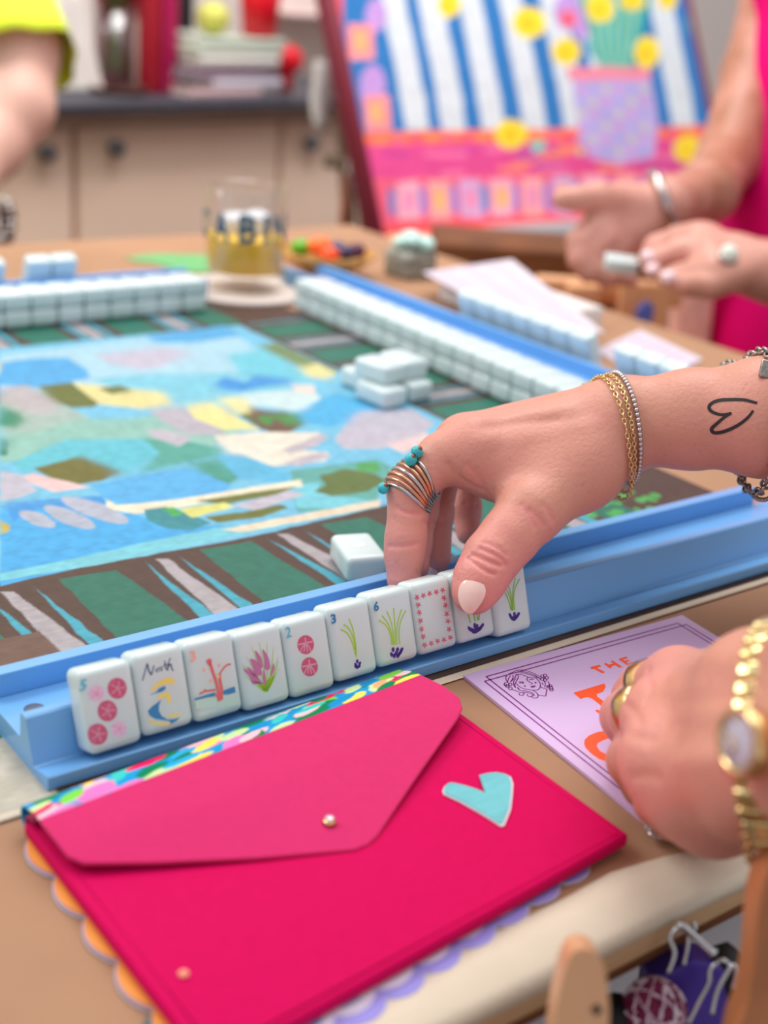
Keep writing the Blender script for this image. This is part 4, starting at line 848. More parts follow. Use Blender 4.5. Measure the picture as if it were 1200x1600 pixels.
tp = thing('tissue_box', (p[0], p[1], 0), 'small patterned box with mint tissue beyond the right rack', 'box'); V, F = rbox((.036, .036, .024), .003, 2, Matrix.Translation((p[0]-.015, p[1]+.02, .0125))); ob('box_shell', V, F, M('dark_pattern'), tp)
g = G()
for k in range(5): g.add(*ball((p[0]-.012+.012*math.cos(k*1.3), p[1]+.02+.010*math.sin(k*1.3), .030+.004*(k % 2)), .010, 8, (1,1,.6)))
g.ob('tissue', M('mint'), tp)

# ================================================================ EASEL WITH PAINTING
BLp = Pd(600, 372, 1.85); BRp = Pp(1112, 336, (0,0,BLp[2]), (0,0,1)); U_ = BRp-BLp
rt = ray(524, 0)/FPX; tt = (U_@(BLp-O))/(U_@rt); TLp = O+rt*tt; V_ = TLp-BLp
uh = U_/np.linalg.norm(U_); vh = V_/np.linalg.norm(V_); nh = np.cross(uh, vh); nh = nh if nh@(O-BLp) > 0 else -nh
print('EASEL', BLp, BRp, TLp, np.linalg.norm(U_), np.linalg.norm(V_), nh)
Wd = np.linalg.norm(U_)*1.06; Hd = np.linalg.norm(V_)*1.25
pt = thing('painting', BLp+uh*Wd/2, 'large bright painting of yellow flowers in a lilac pot before blue and white stripes', 'painting')
def CP(px, py): q = Pp(px, py, BLp, nh)-BLp; return (float(q@uh), float(q@vh))
def K(lst): return [CP(x/1.7143+500, y/1.7143) for x, y in lst]
W_ = []
W_.append(((52,122,188), K([(60,-400),(1500,-400),(1500,360),(60,380)])))
for (x0, w_) in [(165,62),(262,64),(370,60),(480,62),(590,62),(690,60),(880,62),(1000,62),(1100,60)]:
    W_.append(((214,222,228), K([(x0-100,-400),(x0-100+w_,-400),(x0+w_,0),(x0+w_+18+35,260),(x0+w_+66,350),(x0+66,350),(x0+50,260),(x0,0)])))
for (x, y, r_) in [(150,40,30),(140,230,36),(700,60,30),(660,30,34),(1000,60,20),(740,120,24),(790,170,26)]:
    W_.append((((190,150,214) if r_ > 28 else (100,180,190)), K([(x+r_*math.cos(t), y+r_*1.6*math.sin(t)) for t in np.linspace(0, 6.28, 9)[:-1]])))
for (x, y) in [(105,110),(150,300),(1085,85)]:
    W_.append(((250,150,150), K([(x-34,y-44),(x+36,y-44),(x+40,y+50),(x-28,y+50)]))); W_.append(((252,176,120), K([(x-16,y-24),(x+16,y-24),(x+20,y+28),(x-12,y+28)])))
for k in range(16): W_.append(((([60,160,150],[150,200,130],[100,190,210])[k % 3]), K([(640+18*k, -200),(655+18*k, -200),(770+5*k, 190),(750+5*k, 190)])))
W_.append(((250,120,90), K([(110,355),(1400,330),(1400,362),(120,392)]))); W_.append(((226,80,146), K([(120,388),(1400,360),(1400,470),(140,500)])))
for k in range(24): x = 150+k*46; W_.append(((([250,150,90],[246,110,140],[240,80,120])[k % 3]), K([(x,368-.03*k*46),(x+22,366-.03*k*46),(x+24,384-.03*k*46),(x+2,386-.03*k*46)])))
for k in range(26): x = 150+RNG.random()*900; y = 400+RNG.random()*70-.03*(x-150); W_.append(((([200,70,150],[240,120,170],[180,90,170],[250,140,110])[k % 4]), K([(x,y),(x+70,y-4),(x+74,y+10),(x+3,y+14)])))
W_.append(((240,100,130), K([(140,480),(1400,440),(1400,700),(150,700)])))
for k in range(13):
    x = 165+k*83; y0 = 488-.035*k*83; y1 = 590-.035*k*83; cc_ = [(246,176,196),(250,170,170),(214,170,214)][k % 3]
    W_.append((cc_, K([(x+40,y0),(x+100,y0-3),(x+106,y1),(x+44,y1)]))); W_.append((((252,186,120) if k % 2 else (236,150,190)), K([(x+54,y0+24),(x+86,y0+23),(x+90,y1-26),(x+58,y1-25)]))); W_.append((((64,140,206) if k % 3 == 0 else (150,130,214)), K([(x+18,y0+18),(x+34,y0+17),(x+38,y1-16),(x+20,y1-14)])))
W_.append(((240,92,100), K([(150,600),(1400,555),(1400,800),(150,800)])))
W_.append(((190,170,222), K([(672,205),(885,205),(905,330),(895,420),(800,440),(720,425),(690,330)]))); W_.append(((240,140,160), K([(660,180),(885,180),(885,212),(665,214)])))
for i in range(6):
    for j in range(6): W_.append(((([206,150,214],[150,170,230],[196,206,170])[(i+j) % 3]), K([(690+i*34+q[0], 232+j*33+q[1]) for q in ((0,0),(16,0),(17,18),(1,18))])))
for (x, y, rx_, ry_) in [(345,12,30,36),(560,62,46,44),(660,138,40,36),(750,22,38,40),(835,5,34,24),(875,140,34,44),(512,360,44,40),(985,400,40,38),(930,0,26,26)]:
    W_.append(((250,220,60), K([(x+rx_*math.cos(t), y+ry_*math.sin(t)) for t in np.linspace(0, 6.28, 14)[:-1]]))); W_.append(((246,196,40), K([(x+rx_*.4*math.cos(t)-5, y+ry_*.4*math.sin(t)+4) for t in np.linspace(0, 6.28, 10)[:-1]])))
W_.append(((120,200,190), K([(560,380),(600,375),(605,400),(575,410)]))); W_.append(((240,100,120), K([(640,30),(680,30),(685,70),(650,75)])))
paint_grid('painted_canvas', np.linspace(0, Wd, 330), np.linspace(0, Hd, 300), lambda x, y: BLp+np.outer(x, uh)+np.outer(y, vh)+nh*.0005, W_, M('print_matte'), pt, wob=.0022, base=(235,90,100), grain=.06, gs=.012, seed=3)
mat('crimson_frame', (120,20,48), .5)
g = G(); g.add(*rbox((Wd, Hd, .03), .001, 1, frame(BLp+uh*Wd/2+vh*Hd/2-nh*.0155, uh, vh))); g.ob('stretcher', M('crimson_frame'), pt)
ob('frame_side', *rbox((.010, Hd+.02, .036), .001, 1, frame(BLp-uh*.005+vh*Hd/2-nh*.014, uh, vh)), M('crimson_frame'), pt); ob('frame_side', *rbox((.012, Hd+.02, .036), .001, 1, frame(BLp+uh*(Wd+.006)+vh*Hd/2-nh*.014, uh, vh)), M('crimson_frame'), pt)
es = thing('studio_easel', (BLp[0]+.25, BLp[1]+.1, FL), 'wooden studio easel carrying the large flower painting', 'easel')
def beam(a, b, w_, t_, up=None): a = np.array(a); b = np.array(b); d = b-a; return rbox((w_, np.linalg.norm(d), t_), .003, 2, frame((a+b)/2, np.cross(d, nh if up is None else up), d))
ml = BLp+uh*Wd*.5-nh*.075
def down(p, z): q = p-vh*((p[2]-z)/vh[2]); return q
ob('mast', *beam(down(ml, FL+.02), ml+vh*Hd, .05, .03), M('warm_wood'), es)
for s_ in (-.22, .22): ob('upright', *beam(down(ml+uh*s_-nh*.02, FL+.02), ml+uh*s_*.6-nh*.02+vh*Hd*.8, .04, .025), M('warm_wood'), es)
ob('tray', *rbox((Wd*.9, .02, .11), .003, 2, frame(BLp+uh*Wd*.5-vh*.0125-nh*.035, uh, vh)), M('warm_wood'), es)
mat('pale_metal', (196,200,204), .4, metal=.3); ob('tray_lip', *rbox((Wd*.42, .022, .012), .002, 2, frame(BLp+uh*Wd*.42-vh*.012+nh*.028, uh, vh)), M('pale_metal'), es)
for zz in (-.30, -.55): ob('crossbar', *beam(down(ml-uh*.26-nh*.05, zz), down(ml+uh*.26-nh*.05, zz), .04, .025, vh), M('warm_wood'), es)
for s_ in (-.25, .25): q = down(ml+uh*s_, FL+.025); ob('foot', *rbox((.05, .5, .05), .005, 2, frame(q, (uh[0],uh[1],0), (nh[0],nh[1],0))), M('warm_wood'), es)
# second frame: wooden A-frame with rags left of the painting
mat('grey_brown', (140,118,100), .7, var=.2, vscale=20); mat('rag', (206,200,198), .9, var=.1)
e2 = thing('wooden_easel', (*Pd(545, 330, 2.0)[:2], FL), 'weathered grey-brown folding easel left of the painting', 'easel')
def BMp(x, y, dd): return Pd(x, y, dd)
for (a, b, w_) in [((520,-160),(548,420),.022), ((560,60),(505,-160),.020), ((535,90),(580,420),.018)]:
    A1, B1 = BMp(*a, 2.0), BMp(*b, 2.0); n_ = R[2]/FPX*0+R[2]; ob('strut', *beam(A1, B1, w_, .02, R[2]), M('grey_brown'), e2)
for (a, b) in [((548,420),(552,1100)), ((580,420),(600,1100))]: ob('strut', *beam(BMp(*a, 2.0), BMp(*b, 2.0), .02, .02, R[2]), M('grey_brown'), e2)
ob('crossbar', *beam(BMp(505,250,1.99), BMp(590,262,1.99), .016, .03, R[2]), M('grey_brown'), e2)
for (a, b, w_, lb) in [((500,95),(504,205),.015,'long pale rag hanging from the weathered easel'), ((556,220),(560,300),.016,'short pale rag hanging low beside the painting frame')]:
    P = [BMp(a[0]+(b[0]-a[0])*t+3*math.sin(t*6), a[1]+(b[1]-a[1])*t, 1.965) for t in np.linspace(0, 1, 9)]; tag(ob('paint_rag', *tube(P, [w_*(.45+.75*math.sin(.3+2.6*t)) for t in np.linspace(0, 1, 9)], 10, flat=.5), M('rag')), lb, 'rag')
P = BMp(537, 300, 1.95); tag(ob('paint_brush', *tube([BMp(536,360,1.95), BMp(538,320,1.95), BMp(540,290,1.95), BMp(541,270,1.95)], [.006,.006,.004,.003], 8), mat('rust2', (176,90,60), .5)), 'reddish-brown brush handle standing behind the table', 'brush')
# stool and crates beyond the table
mat('tan_wood', (226,168,122), .5, var=.08, vscale=14); mat('speckled', (226,176,148), .6, var=.35, vscale=60)
cr = thing('wooden_crate', (*Pd(830, 410, 1.55)[:2], FL), 'paint-speckled wooden chest behind the score card', 'chest')
c = Pd(830, 392, 1.62); c2_ = np.array([c[0], c[1], 0])
def WB(px, py, dd, w_, h_, t_, name, m, par, lab=None): q = Pd(px, py, dd); rx = np.array([R[0,0], R[0,1], 0]); return ob(name, *rbox((w_, t_, h_), .004, 2, frame(q, rx, np.array([-rx[1], rx[0], 0]))), m, par)
WB(815, 445, 1.60, .30, .085, .10, 'chest_body', M('speckled'), cr); WB(815, 402, 1.60, .32, .012, .11, 'lid', M('tan_wood'), cr); WB(815, 700, 1.63, .26, .50, .12, 'base', M('dark_wood'), cr)
for k in range(9): q = Pd(745+RNG.random()*130, 418+RNG.random()*45, 1.60); rx = np.array([R[0,0], R[0,1], 0]); q = q-np.array([-rx[1], rx[0], 0])*.052; ob('paint_spot', *ball(q, .006+.005*RNG.random(), 8, (1,.4,1)), mat('spot%d' % (k % 4), [(110,120,170),(200,100,90),(210,180,90),(90,70,70)][k % 4], .6), cr)
ch = thing('wooden_chair', (*Pd(960, 480, 1.38)[:2], FL), 'tan wooden chair with a cut-out back beyond the table', 'chair')
for (x, y, w_, h_, t_, nm) in [(950, 455, .150, .022, .02, 'top_rail'), (905, 500, .035, .075, .02, 'back_post'), (1000, 500, .052, .080, .02, 'back_post'), (952, 540, .15, .026, .02, 'lower_rail'), (952, 640, .26, .02, .22, 'seat')]: WB(x, y, 1.38, w_, h_, t_, nm, M('tan_wood'), ch)
for (x, dd) in [(890, 1.36), (1015, 1.36), (900, 1.5), (1010, 1.5)]: WB(x, 950, dd, .025, .55, .025, 'leg', M('tan_wood'), ch)
q = Pd(1008, 492, 1.365); ob('blue_paint_patch', *ball(q, .014, 12, (1,.3,1)), mat('blue_violet', (84,104,190), .6), ch)
ob('orange_paint_patch', *ball(Pd(950, 512, 1.366), .013, 12, (1,.3,1)), mat('orange_red', (214,80,40), .6), ch)
po = thing('wooden_post', (*Pd(1052, 500, 1.50)[:2], FL), 'dark brown wooden post just left of the pink top', 'post'); WB(1050, 620, 1.50, .020, .40, .03, 'post_shaft', M('dark_wood'), po)
WB(1050, 1100, 1.50, .05, .03, .05, 'post_foot', M('dark_wood'), po); WB(1050, 850, 1.50, .018, .35, .028, 'post_shaft', M('dark_wood'), po)
fb = Pd(1078, 500, 1.46); tag(ob('pink_cloth', *rbox((.045, .03, .16), .012, 3, frame(fb, R[0], np.array([R[0,1]*-1, R[0,0], 0]))), mat('pale_pink', (236,186,176), .8, var=.15, vscale=60)), 'pale pink cloth hanging between the post and the pink top', 'cloth')

# ================================================================ UNDER THE NEAR EDGE
def slab_post(pts, dd, t_, m, name, lab, cat, holes=()):
    P = smoothc([Pd(x, y, dd) for x, y in pts], 3, True); r_ = thing(name, P.mean(0), lab, cat); o = fixn(ob('turned_wood', *tri_prism(P, R[2]*t_), m, r_, smooth=False)); md = o.modifiers.new('b', 'BEVEL'); md.width = .0025; md.segments = 3; md.limit_method = 'ANGLE'; o.data.shade_smooth(); md.angle_limit = math.radians(50)
    o.data.set_sharp_from_angle(angle=math.radians(40))
    for (x, y, r2) in holes: ob('screw_head', *lathe(Pd(x, y, dd)+R[2]*.0002, [(r2, 0), (r2, .0008), (r2*.6, .0012)], 14, -R[2]), M('black_soft'), r_)
    return r_
slab_post([(905,1482),(890,1495),(878,1530),(866,1590),(858,1680),(850,1900),(935,1900),(942,1690),(952,1600),(951,1560),(945,1515),(930,1488)], .345, .012, M('warm_wood'), 'chair_finial', 'pale wooden rounded chair post in front of the table edge', 'chair post', [(932,1577,.0012)])
slab_post([(1220,1330),(1192,1380),(1182,1440),(1178,1500),(1166,1570),(1146,1640),(1120,1900),(1260,1900),(1290,1340)], .36, .014, mat('brown_wood', (168,104,62), .5, var=.2, vscale=60, stretch=(1,1,.3)), 'chair_finial', 'brown wooden chair side post at the right frame edge', 'chair post')
mat('navy', (30,46,84), .6); mat('violet_box', (70,44,150), .4, var=.2, vscale=60); mat('maroon', (120,24,70), .7); mat('white_yarn', (226,206,220), .8); mat('shelf_white', (214,214,222), .6)
rx = R[0]; dn = -R[1]
sh = thing('storage_shelf', Pd(1040, 1700, .62), 'pale shelf with a navy back panel under the table', 'shelf')
q = Pz(1060, 1585, -.14); ob('shelf_board', *rbox((.5, .22, .008), .001, 1, Matrix.Translation((q[0]+.02, q[1]+.10, -.14))), M('shelf_white'), sh)
ob('back_panel', *rbox((.5, .008, .26), .001, 1, Matrix.Translation((q[0]+.02, q[1]+.215, -.02-.125))), M('navy'), sh)
for sx_ in (-.24, .24): ob('side_panel', *rbox((.01, .22, .55), .001, 1, Matrix.Translation((q[0]+.02+sx_, q[1]+.10, -.42-.057))), M('navy'), sh)
D0 = .43
bx = thing('violet_paint_wringer', Pd(1075, 1550, D0), 'violet block with chrome wire clips hanging under the table edge', 'clip')
A_ = [(1020,1532),(1080,1500),(1130,1512),(1146,1560),(1120,1640),(1040,1660),(1012,1600)]
bxm = ob('violet_block', *prism([Pd(x, y, D0) for x, y in A_], R[2]*.022), M('violet_box'), bx, smooth=False); fixn(bxm); md = bxm.modifiers.new('b', 'BEVEL'); md.width = .0012; md.segments = 2
ob('end_cap', *lathe(Pd(1140, 1540, D0+.01)-rx*.004, [(.009, 0), (.012, .002), (.012, .008), (.009, .010)], 20, rx*.9+dn*.3), M('black_soft'), bx)
def wire(pts, r_=.0008, dd=D0-.008, name='wire_handle'): return ob(name, *tube(smoothc([Pd(x, y, dd+(z_ if z_ else 0)) for x, y, z_ in [(p+(0,))[:3] for p in pts]], 6), r_, 8), M('chrome'), bx)
wire([(1044,1520),(1054,1490),(1046,1465),(1058,1450),(1062,1442)]); wire([(1068,1508),(1074,1480),(1076,1465),(1086,1450),(1082,1440)], dd=D0)
ob('roller_bar', *tube([Pd(1062,1443,D0-.008), Pd(1068,1448,D0-.008), Pd(1108,1484,D0-.009), Pd(1114,1490,D0-.009)], [.0016,.0012,.0012,.0022], 12), M('chrome'), bx)
wire([(1075,1600),(1095,1560),(1108,1535),(1110,1515),(1128,1500),(1142,1510)]); wire([(1112,1585),(1120,1550),(1136,1520),(1146,1508),(1150,1522),(1144,1545)], dd=D0-.010)
c = Pd(1022, 1578, D0-.003); yb = thing('yarn_ball', c, 'maroon and white striped yarn ball under the table edge', 'yarn'); ob('core', *ball(c, .0095, 16), M('maroon'), yb)
g = G(); g2 = G()
for k in range(26):
    a = RNG.normal(size=3); a /= np.linalg.norm(a); t_, u_, v_ = axes_for(a); P = [c+.0098*(math.cos(s)*u_+math.sin(s)*v_) for s in np.linspace(0, 6.283, 25)[:-1]]; (g if k % 3 else g2).add(*tube(P, .0007, 5, True))
g.ob('maroon_strand', M('maroon'), yb); g2.ob('white_strand', M('white_yarn'), yb)
tag(ob('dark_bundle', *ball(Pd(965, 1592, D0), .009, 12, (1,1,.8)), M('black_soft')), 'small dark bundle left of the striped yarn ball', 'bundle')

# ================================================================ PEOPLE
def J(l): return [(Pd(x, y, d_), r_/1000) for x, y, d_, r_ in l]
def JZ(l): return [(Pz(x, y, z_), r_/1000) for x, y, z_, r_ in l]
def seg(a, b): return [(a[0], b[0], a[1], b[1])]
# ---- person A, right hand on the tiles, left fist on the card
def body_mesh(name, parts, m, parent=None, flush=None, loc=None):
    Vs = []; Qs = []; n = 0
    for V, Q in parts: Vs.append(V); Qs.append(Q+n); n += len(V)
    V = np.concatenate(Vs); Q = np.concatenate(Qs); l = np.array(loc) if loc is not None else V.mean(0)
    me = bpy.data.meshes.new(name); nv, nf = len(V), len(Q); me.vertices.add(nv); me.vertices.foreach_set('co', (V-l-(wloc(parent) if parent is not None else 0)).ravel()); me.loops.add(nf*4); me.loops.foreach_set('vertex_index', Q.astype(np.int32).ravel()); me.polygons.add(nf); me.polygons.foreach_set('loop_start', np.arange(nf)*4); me.update(calc_edges=True); me.shade_smooth()
    a = me.attributes.new('flush', 'FLOAT', 'POINT'); a.data.foreach_set('value', (flush(V) if flush is not None else np.zeros(nv)).astype(np.float32))
    me.materials.append(m); o = bpy.data.objects.new(name, me); C.objects.link(o); o.location = l; o.parent = parent; return o
def bvh_of(V, Q): return BVHTree.FromPolygons([tuple(v) for v in V], [tuple(int(i) for i in q) for q in Q])
i_ = J([(738,705,.582,12.2),(690,716,.578,10.4),(641,762,.574,9.6),(634,842,.572,8.3),(632,868,.572,7.9),(631,905,.571,7.2)])
m_ = J([(730,700,.600,12.0),(665,735,.598,9.4),(652,800,.592,8.6),(645,850,.588,8.0),(645,884,.584,7.2)])
r_ = J([(744,704,.620,11.0),(690,738,.618,8.4),(680,800,.610,8.0),(680,872,.604,7.0)])
l_ = J([(766,704,.638,10),(728,735,.640,7.6),(728,795,.636,6.9),(732,832,.632,5.8)])
tb_ = J([(905,728,.585,17),(828,800,.566,13.5),(795,840,.560,11.8),(768,872,.556,11.3),(750,905,.553,10.4),(741,926,.551,9.0)])
wr1, wr2 = J([(972,662,.592,16.5)])[0], J([(962,655,.618,14.5)])[0]
f1, f2 = J([(1080,655,.585,18.5)])[0], J([(1070,648,.622,17)])[0]
f3, f4 = J([(1195,652,.575,22.5)])[0], J([(1185,645,.622,21)])[0]
f5, f6 = J([(1420,640,.570,30)])[0], J([(1420,635,.620,30)])[0]
el = (np.array(f5[0])*.5+np.array(f6[0])*.5+R[0]*.08, .036)
palm = []
for (a_, b_) in [(wr1, i_[0]), (wr1, m_[0]), (wr2, r_[0]), (wr2, l_[0]), (i_[0], m_[0]), (m_[0], r_[0]), (r_[0], l_[0]), (wr1, wr2), (wr1, f1), (wr2, f2), (f1, f3), (f2, f4), (f1, f2), (f3, f5), (f4, f6), (f3, f4), (f5, el), (f6, el)]: palm += seg(a_, b_)
palm += seg(J([(940,672,.600,17)])[0], J([(800,690,.598,14.5)])[0]); palm += seg(J([(930,700,.59,17)])[0], tb_[0])
web = chain(J([(880,720,.588,15),(820,728,.583,12.5),(768,728,.582,10.5),(735,712,.580,10)])); web += seg(tb_[0], J([(800,745,.580,10)])[0])
HV = .00082
VA, QA = sdf_body([dict(p=palm+web, k=.010), dict(p=chain(i_), k=.0035, kj=.006), dict(p=chain(m_), k=.0035, kj=.0022), dict(p=chain(r_), k=.0035, kj=.0022), dict(p=chain(l_), k=.0035, kj=.0022), dict(p=chain(tb_), k=.004, kj=.008)], HV)
NA = vnormals(VA, QA); bA = bvh_of(VA, QA)
def cr_(bvh, V, N_, pts, dep, wid):
    P = [cast(bvh, *p)[0] for p in pts]; P = [p for p in P if p is not None]
    if len(P) > 1: crease(V, N_, smoothc(P, 4), dep, wid)
zc = Z(580, 640, 3.75)
for pts, dep, wid in [([(565,870),(610,905),(680,950),(725,965)],.0009,.0009),([(590,850),(640,868),(700,895),(760,915)],.0010,.0010),([(640,815),(700,840),(770,880),(790,915)],.0008,.0009),([(660,780),(720,800),(790,850)],.0005,.0010),
                      ([(150,575),(200,605),(290,612)],.0007,.0011),([(105,800),(180,802),(265,790)],.0006,.0010),([(450,320),(500,380),(560,430),(640,470)],.0007,.0016),([(560,330),(620,400),(670,480)],.0005,.0014),
                      ([(930,590),(980,640),(1010,680)],.0005,.0012),([(1010,560),(1040,610),(1060,650)],.0005,.0012),([(880,560),(920,620),(960,690)],.0004,.0012),([(310,665),(360,665),(415,658)],.0006,.001),([(480,560),(550,550),(620,555)],.0006,.001)]:
    cr_(bA, VA, NA, zc(pts), dep, wid)
# tendons and knuckles on the back of the hand
for pts, dep, wid in [([(890,640),(820,648),(740,655)],-.0007,.004),([(930,660),(840,680),(750,690)],-.0005,.004),([(870,655),(800,662),(760,668)],.0005,.0025)]: cr_(bA, VA, NA, pts, dep, wid)
bA = bvh_of(VA, QA)
# ---- fist
iz = JZ([(1062,1072,.040,12),(1012,1078,.031,10.2),(996,1090,.021,9.0),(1015,1130,.012,8.0),(1060,1150,.011,7.5)])
mz = JZ([(1045,1126,.044,12.5),(1002,1118,.034,10.2),(980,1120,.024,9.0),(1000,1165,.011,8.0),(1045,1180,.011,7.5)])
rz = JZ([(1042,1190,.042,12),(1008,1180,.031,10),(992,1188,.021,9.0),(1010,1225,.011,8.0),(1050,1235,.011,7.5)])
lz = JZ([(1070,1245,.036,11),(1035,1240,.026,9),(1032,1252,.018,8.2),(1050,1275,.0095,7.5),(1085,1278,.010,7)])
w1, w2 = JZ([(1195,1092,.074,17)])[0], JZ([(1190,1205,.062,17)])[0]
e1, e2 = JZ([(1330,1060,.105,20)])[0], JZ([(1320,1180,.095,20)])[0]; g1, g2_ = JZ([(1620,1000,.15,28)])[0], JZ([(1600,1090,.14,28)])[0]
tz = JZ([(1150,1180,.045,14),(1110,1150,.022,11),(1075,1120,.014,9.5),(1040,1100,.0105,8)])
hy = JZ([(1190,1240,.048,15),(1120,1268,.030,12.5),(1085,1262,.026,11)])
pf = []
for (a_, b_) in [(w1, iz[0]), (w1, mz[0]), (w2, rz[0]), (w2, lz[0]), (iz[0], mz[0]), (mz[0], rz[0]), (rz[0], lz[0]), (w1, w2), (w1, e1), (w2, e2), (e1, e2), (e1, g1), (e2, g2_), (g1, g2_)]: pf += seg(a_, b_)
pf += chain(hy)
pm = JZ([(1130,1140,.052,13)])[0]; pf += seg(w1, pm)+seg(w2, pm)
VB, QB = sdf_body([dict(p=pf, k=.009), dict(p=chain(tz), k=.004, kj=.006), dict(p=chain(iz), k=.004, kj=.004), dict(p=chain(mz), k=.004, kj=.0025), dict(p=chain(rz), k=.004, kj=.0025), dict(p=chain(lz), k=.004, kj=.0025)], .0010)
VB[:, 2] = np.maximum(VB[:, 2], CZ+.0004)
NB = vnormals(VB, QB); bB = bvh_of(VB, QB)
for pts, dep, wid in [([(1010,1045),(1015,1070),(1008,1095)],.0006,.0014),([(960,1090),(985,1105),(1000,1130)],.0006,.0016),([(965,1150),(995,1150),(1020,1156)],.0006,.0020),([(990,1215),(1012,1212),(1030,1216)],.0006,.0020),
                      ([(1060,1060),(1110,1052),(1180,1045)],.0006,.004),([(1060,1160),(1110,1150),(1170,1140)],.0006,.004),([(1060,1120),(1110,1112),(1170,1105)],-.0006,.0035),([(1060,1195),(1110,1190),(1150,1186)],-.0006,.0035)]: cr_(bB, VB, NB, pts, dep, wid)
bB = bvh_of(VB, QB)
TH_t = Pd(737, 936, .551); IX_t = Pd(631, 880, .571)
knk = [np.array(q[0]) for q in (i_[0], i_[2], tb_[3], m_[3], r_[2], iz[0], mz[0], rz[0], lz[0], iz[2], mz[2])]
def flushA(V):
    f_ = np.zeros(len(V))
    for k in knk: f_ = np.maximum(f_, .45*np.exp(-(np.linalg.norm(V-k, axis=1)/.022)**2))
    for k in (TH_t, IX_t, np.array(m_[4][0]), np.array(r_[3][0]), np.array(l_[3][0])): f_ = np.maximum(f_, .75*np.exp(-(np.linalg.norm(V-k, axis=1)/.030)**2))
    for P in CREASES:
        m = np.where(np.all((V > P.min(0)-.004) & (V < P.max(0)+.004), 1))[0]
        if not len(m): continue
        D = np.full(len(m), 9.)
        for i in range(len(P)-1):
            d = P[i+1]-P[i]; tt_ = np.clip(((V[m]-P[i])@d)/(d@d+1e-12), 0, 1); D = np.minimum(D, np.linalg.norm(V[m]-P[i]-tt_[:, None]*d, axis=1))
        f_[m] += .85*np.exp(-(D/.0010)**2)
    return f_
pA = body_mesh('person', [(VA, QA), (VB, QB)], M('skin_tan'), None, flushA)
tag(pA, 'person reaching in from the right with a heart-tattooed forearm and one fist on the card', 'person')
def skin_patch(name, bvh, outline, m, par, lift=.0006, edge=.00012, rings=7):
    P = np.array(outline, float); P = np.array([q for q in smoothc(np.c_[P, np.zeros(len(P))], 4, True)])[:, :2]; c = P.mean(0); V = []; k = len(P)
    for s in np.linspace(0, 1, rings)[1:]:
        for p in P:
            q, n = cast(bvh, *(c+(p-c)*s)); 
            if q is None: return None
            V.append((q, n, s))
    q0, n0 = cast(bvh, *c); V3 = [q0+n0*lift]+[q+n*(edge+(lift-edge)*(1-s**6)) for q, n, s in V]
    F = [[0, 1+i, 1+(i+1) % k] for i in range(k)]
    for r in range(rings-2):
        for i in range(k): F.append([1+r*k+i, 1+(r+1)*k+i, 1+(r+1)*k+(i+1) % k, 1+r*k+(i+1) % k])
    return fixn(ob(name, V3, F, m, par))
cN = cast(bA, 737, 928)[0]; kN = cast(bA, 741, 908)[0]; sN = cast(bA, 750, 930)[0]; sM = cast(bA, 722, 926)[0]
ya = (cN-kN); ya /= np.linalg.norm(ya); xa = sN-sM; xa -= ya*(xa@ya); xa /= np.linalg.norm(xa); za = np.cross(xa, ya); za = za if za@(O-cN) > 0 else -za
no = np.array([(716,920),(720,911),(728,905),(739,904),(750,908),(757,916),(758,927),(754,938),(747,949),(740,957),(734,960),(727,957),(720,948),(715,934)], float); no = smoothc(np.c_[no, np.zeros(len(no))], 4, True)[:, :2]; nc = no.mean(0); V = []; k = len(no)
def nailp(q, s):
    w_ = Pp(q[0], q[1], cN, za)-cN; x_, y_ = w_@xa, w_@ya; return cN+xa*x_+ya*y_+za*(.0010-x_*x_/(2*.0085)-y_*y_/(2*.022)*(1 if y_ > 0 else 1.6)+.0002*(1-s))
rg_ = [.2,.4,.6,.8,.92,1.0]
V = [nailp(nc, 0)]+[nailp(nc+(q-nc)*s_, s_) for s_ in rg_ for q in no]; V += [v-za*.0009 for v in V[-k:]]
F = [[0, 1+i, 1+(i+1) % k] for i in range(k)]+[[1+r*k+i, 1+(r+1)*k+i, 1+(r+1)*k+(i+1) % k, 1+r*k+(i+1) % k] for r in range(len(rg_)) for i in range(k)]
fixn(ob('thumbnail', V, F, M('nail'), pA))
# ring fingertip nail seen below
q = np.array(r_[3][0])+np.array(R[1])*-.0 ; 
ob('fingernail', *ball(Pd(677, 893, .602), .0042, 12, (1,.6,1.1)), M('nail'), pA)
# tattoo
tp_ = [(1183,630),(1172,627),(1160,624.6),(1140,624.5),(1125,625.5),(1114,629),(1108,635.5),(1112,643),(1127,648),(1143,645.5),(1132,652),(1120,662),(1112,670),(1116,676),(1132,674),(1152,665),(1168,653),(1177,641.5)]
tp_ = np.array(tp_); segs = [smoothc(np.c_[tp_[:10], np.zeros(10)], 6), smoothc(np.c_[tp_[9:], np.zeros(len(tp_)-9)], 6)]; g = G()
for sgm in segs:
    P, N3 = [], []
    for q in sgm:
        a_, n_ = cast(bA, q[0], q[1]); 
        if a_ is not None: P.append(a_); N3.append(n_)
    k = len(P); P = np.array(P); N3 = np.array(N3)
    for _ in range(3): N3[1:-1] = (N3[:-2]+N3[1:-1]+N3[2:])/3
    g.add(*ribbon(P, .00150*(.6+.4*np.sin(np.linspace(.3, 2.9, k))), N3, .00018))
g.ob('heart_tattoo', M('ink_black'), pA, smooth=False)

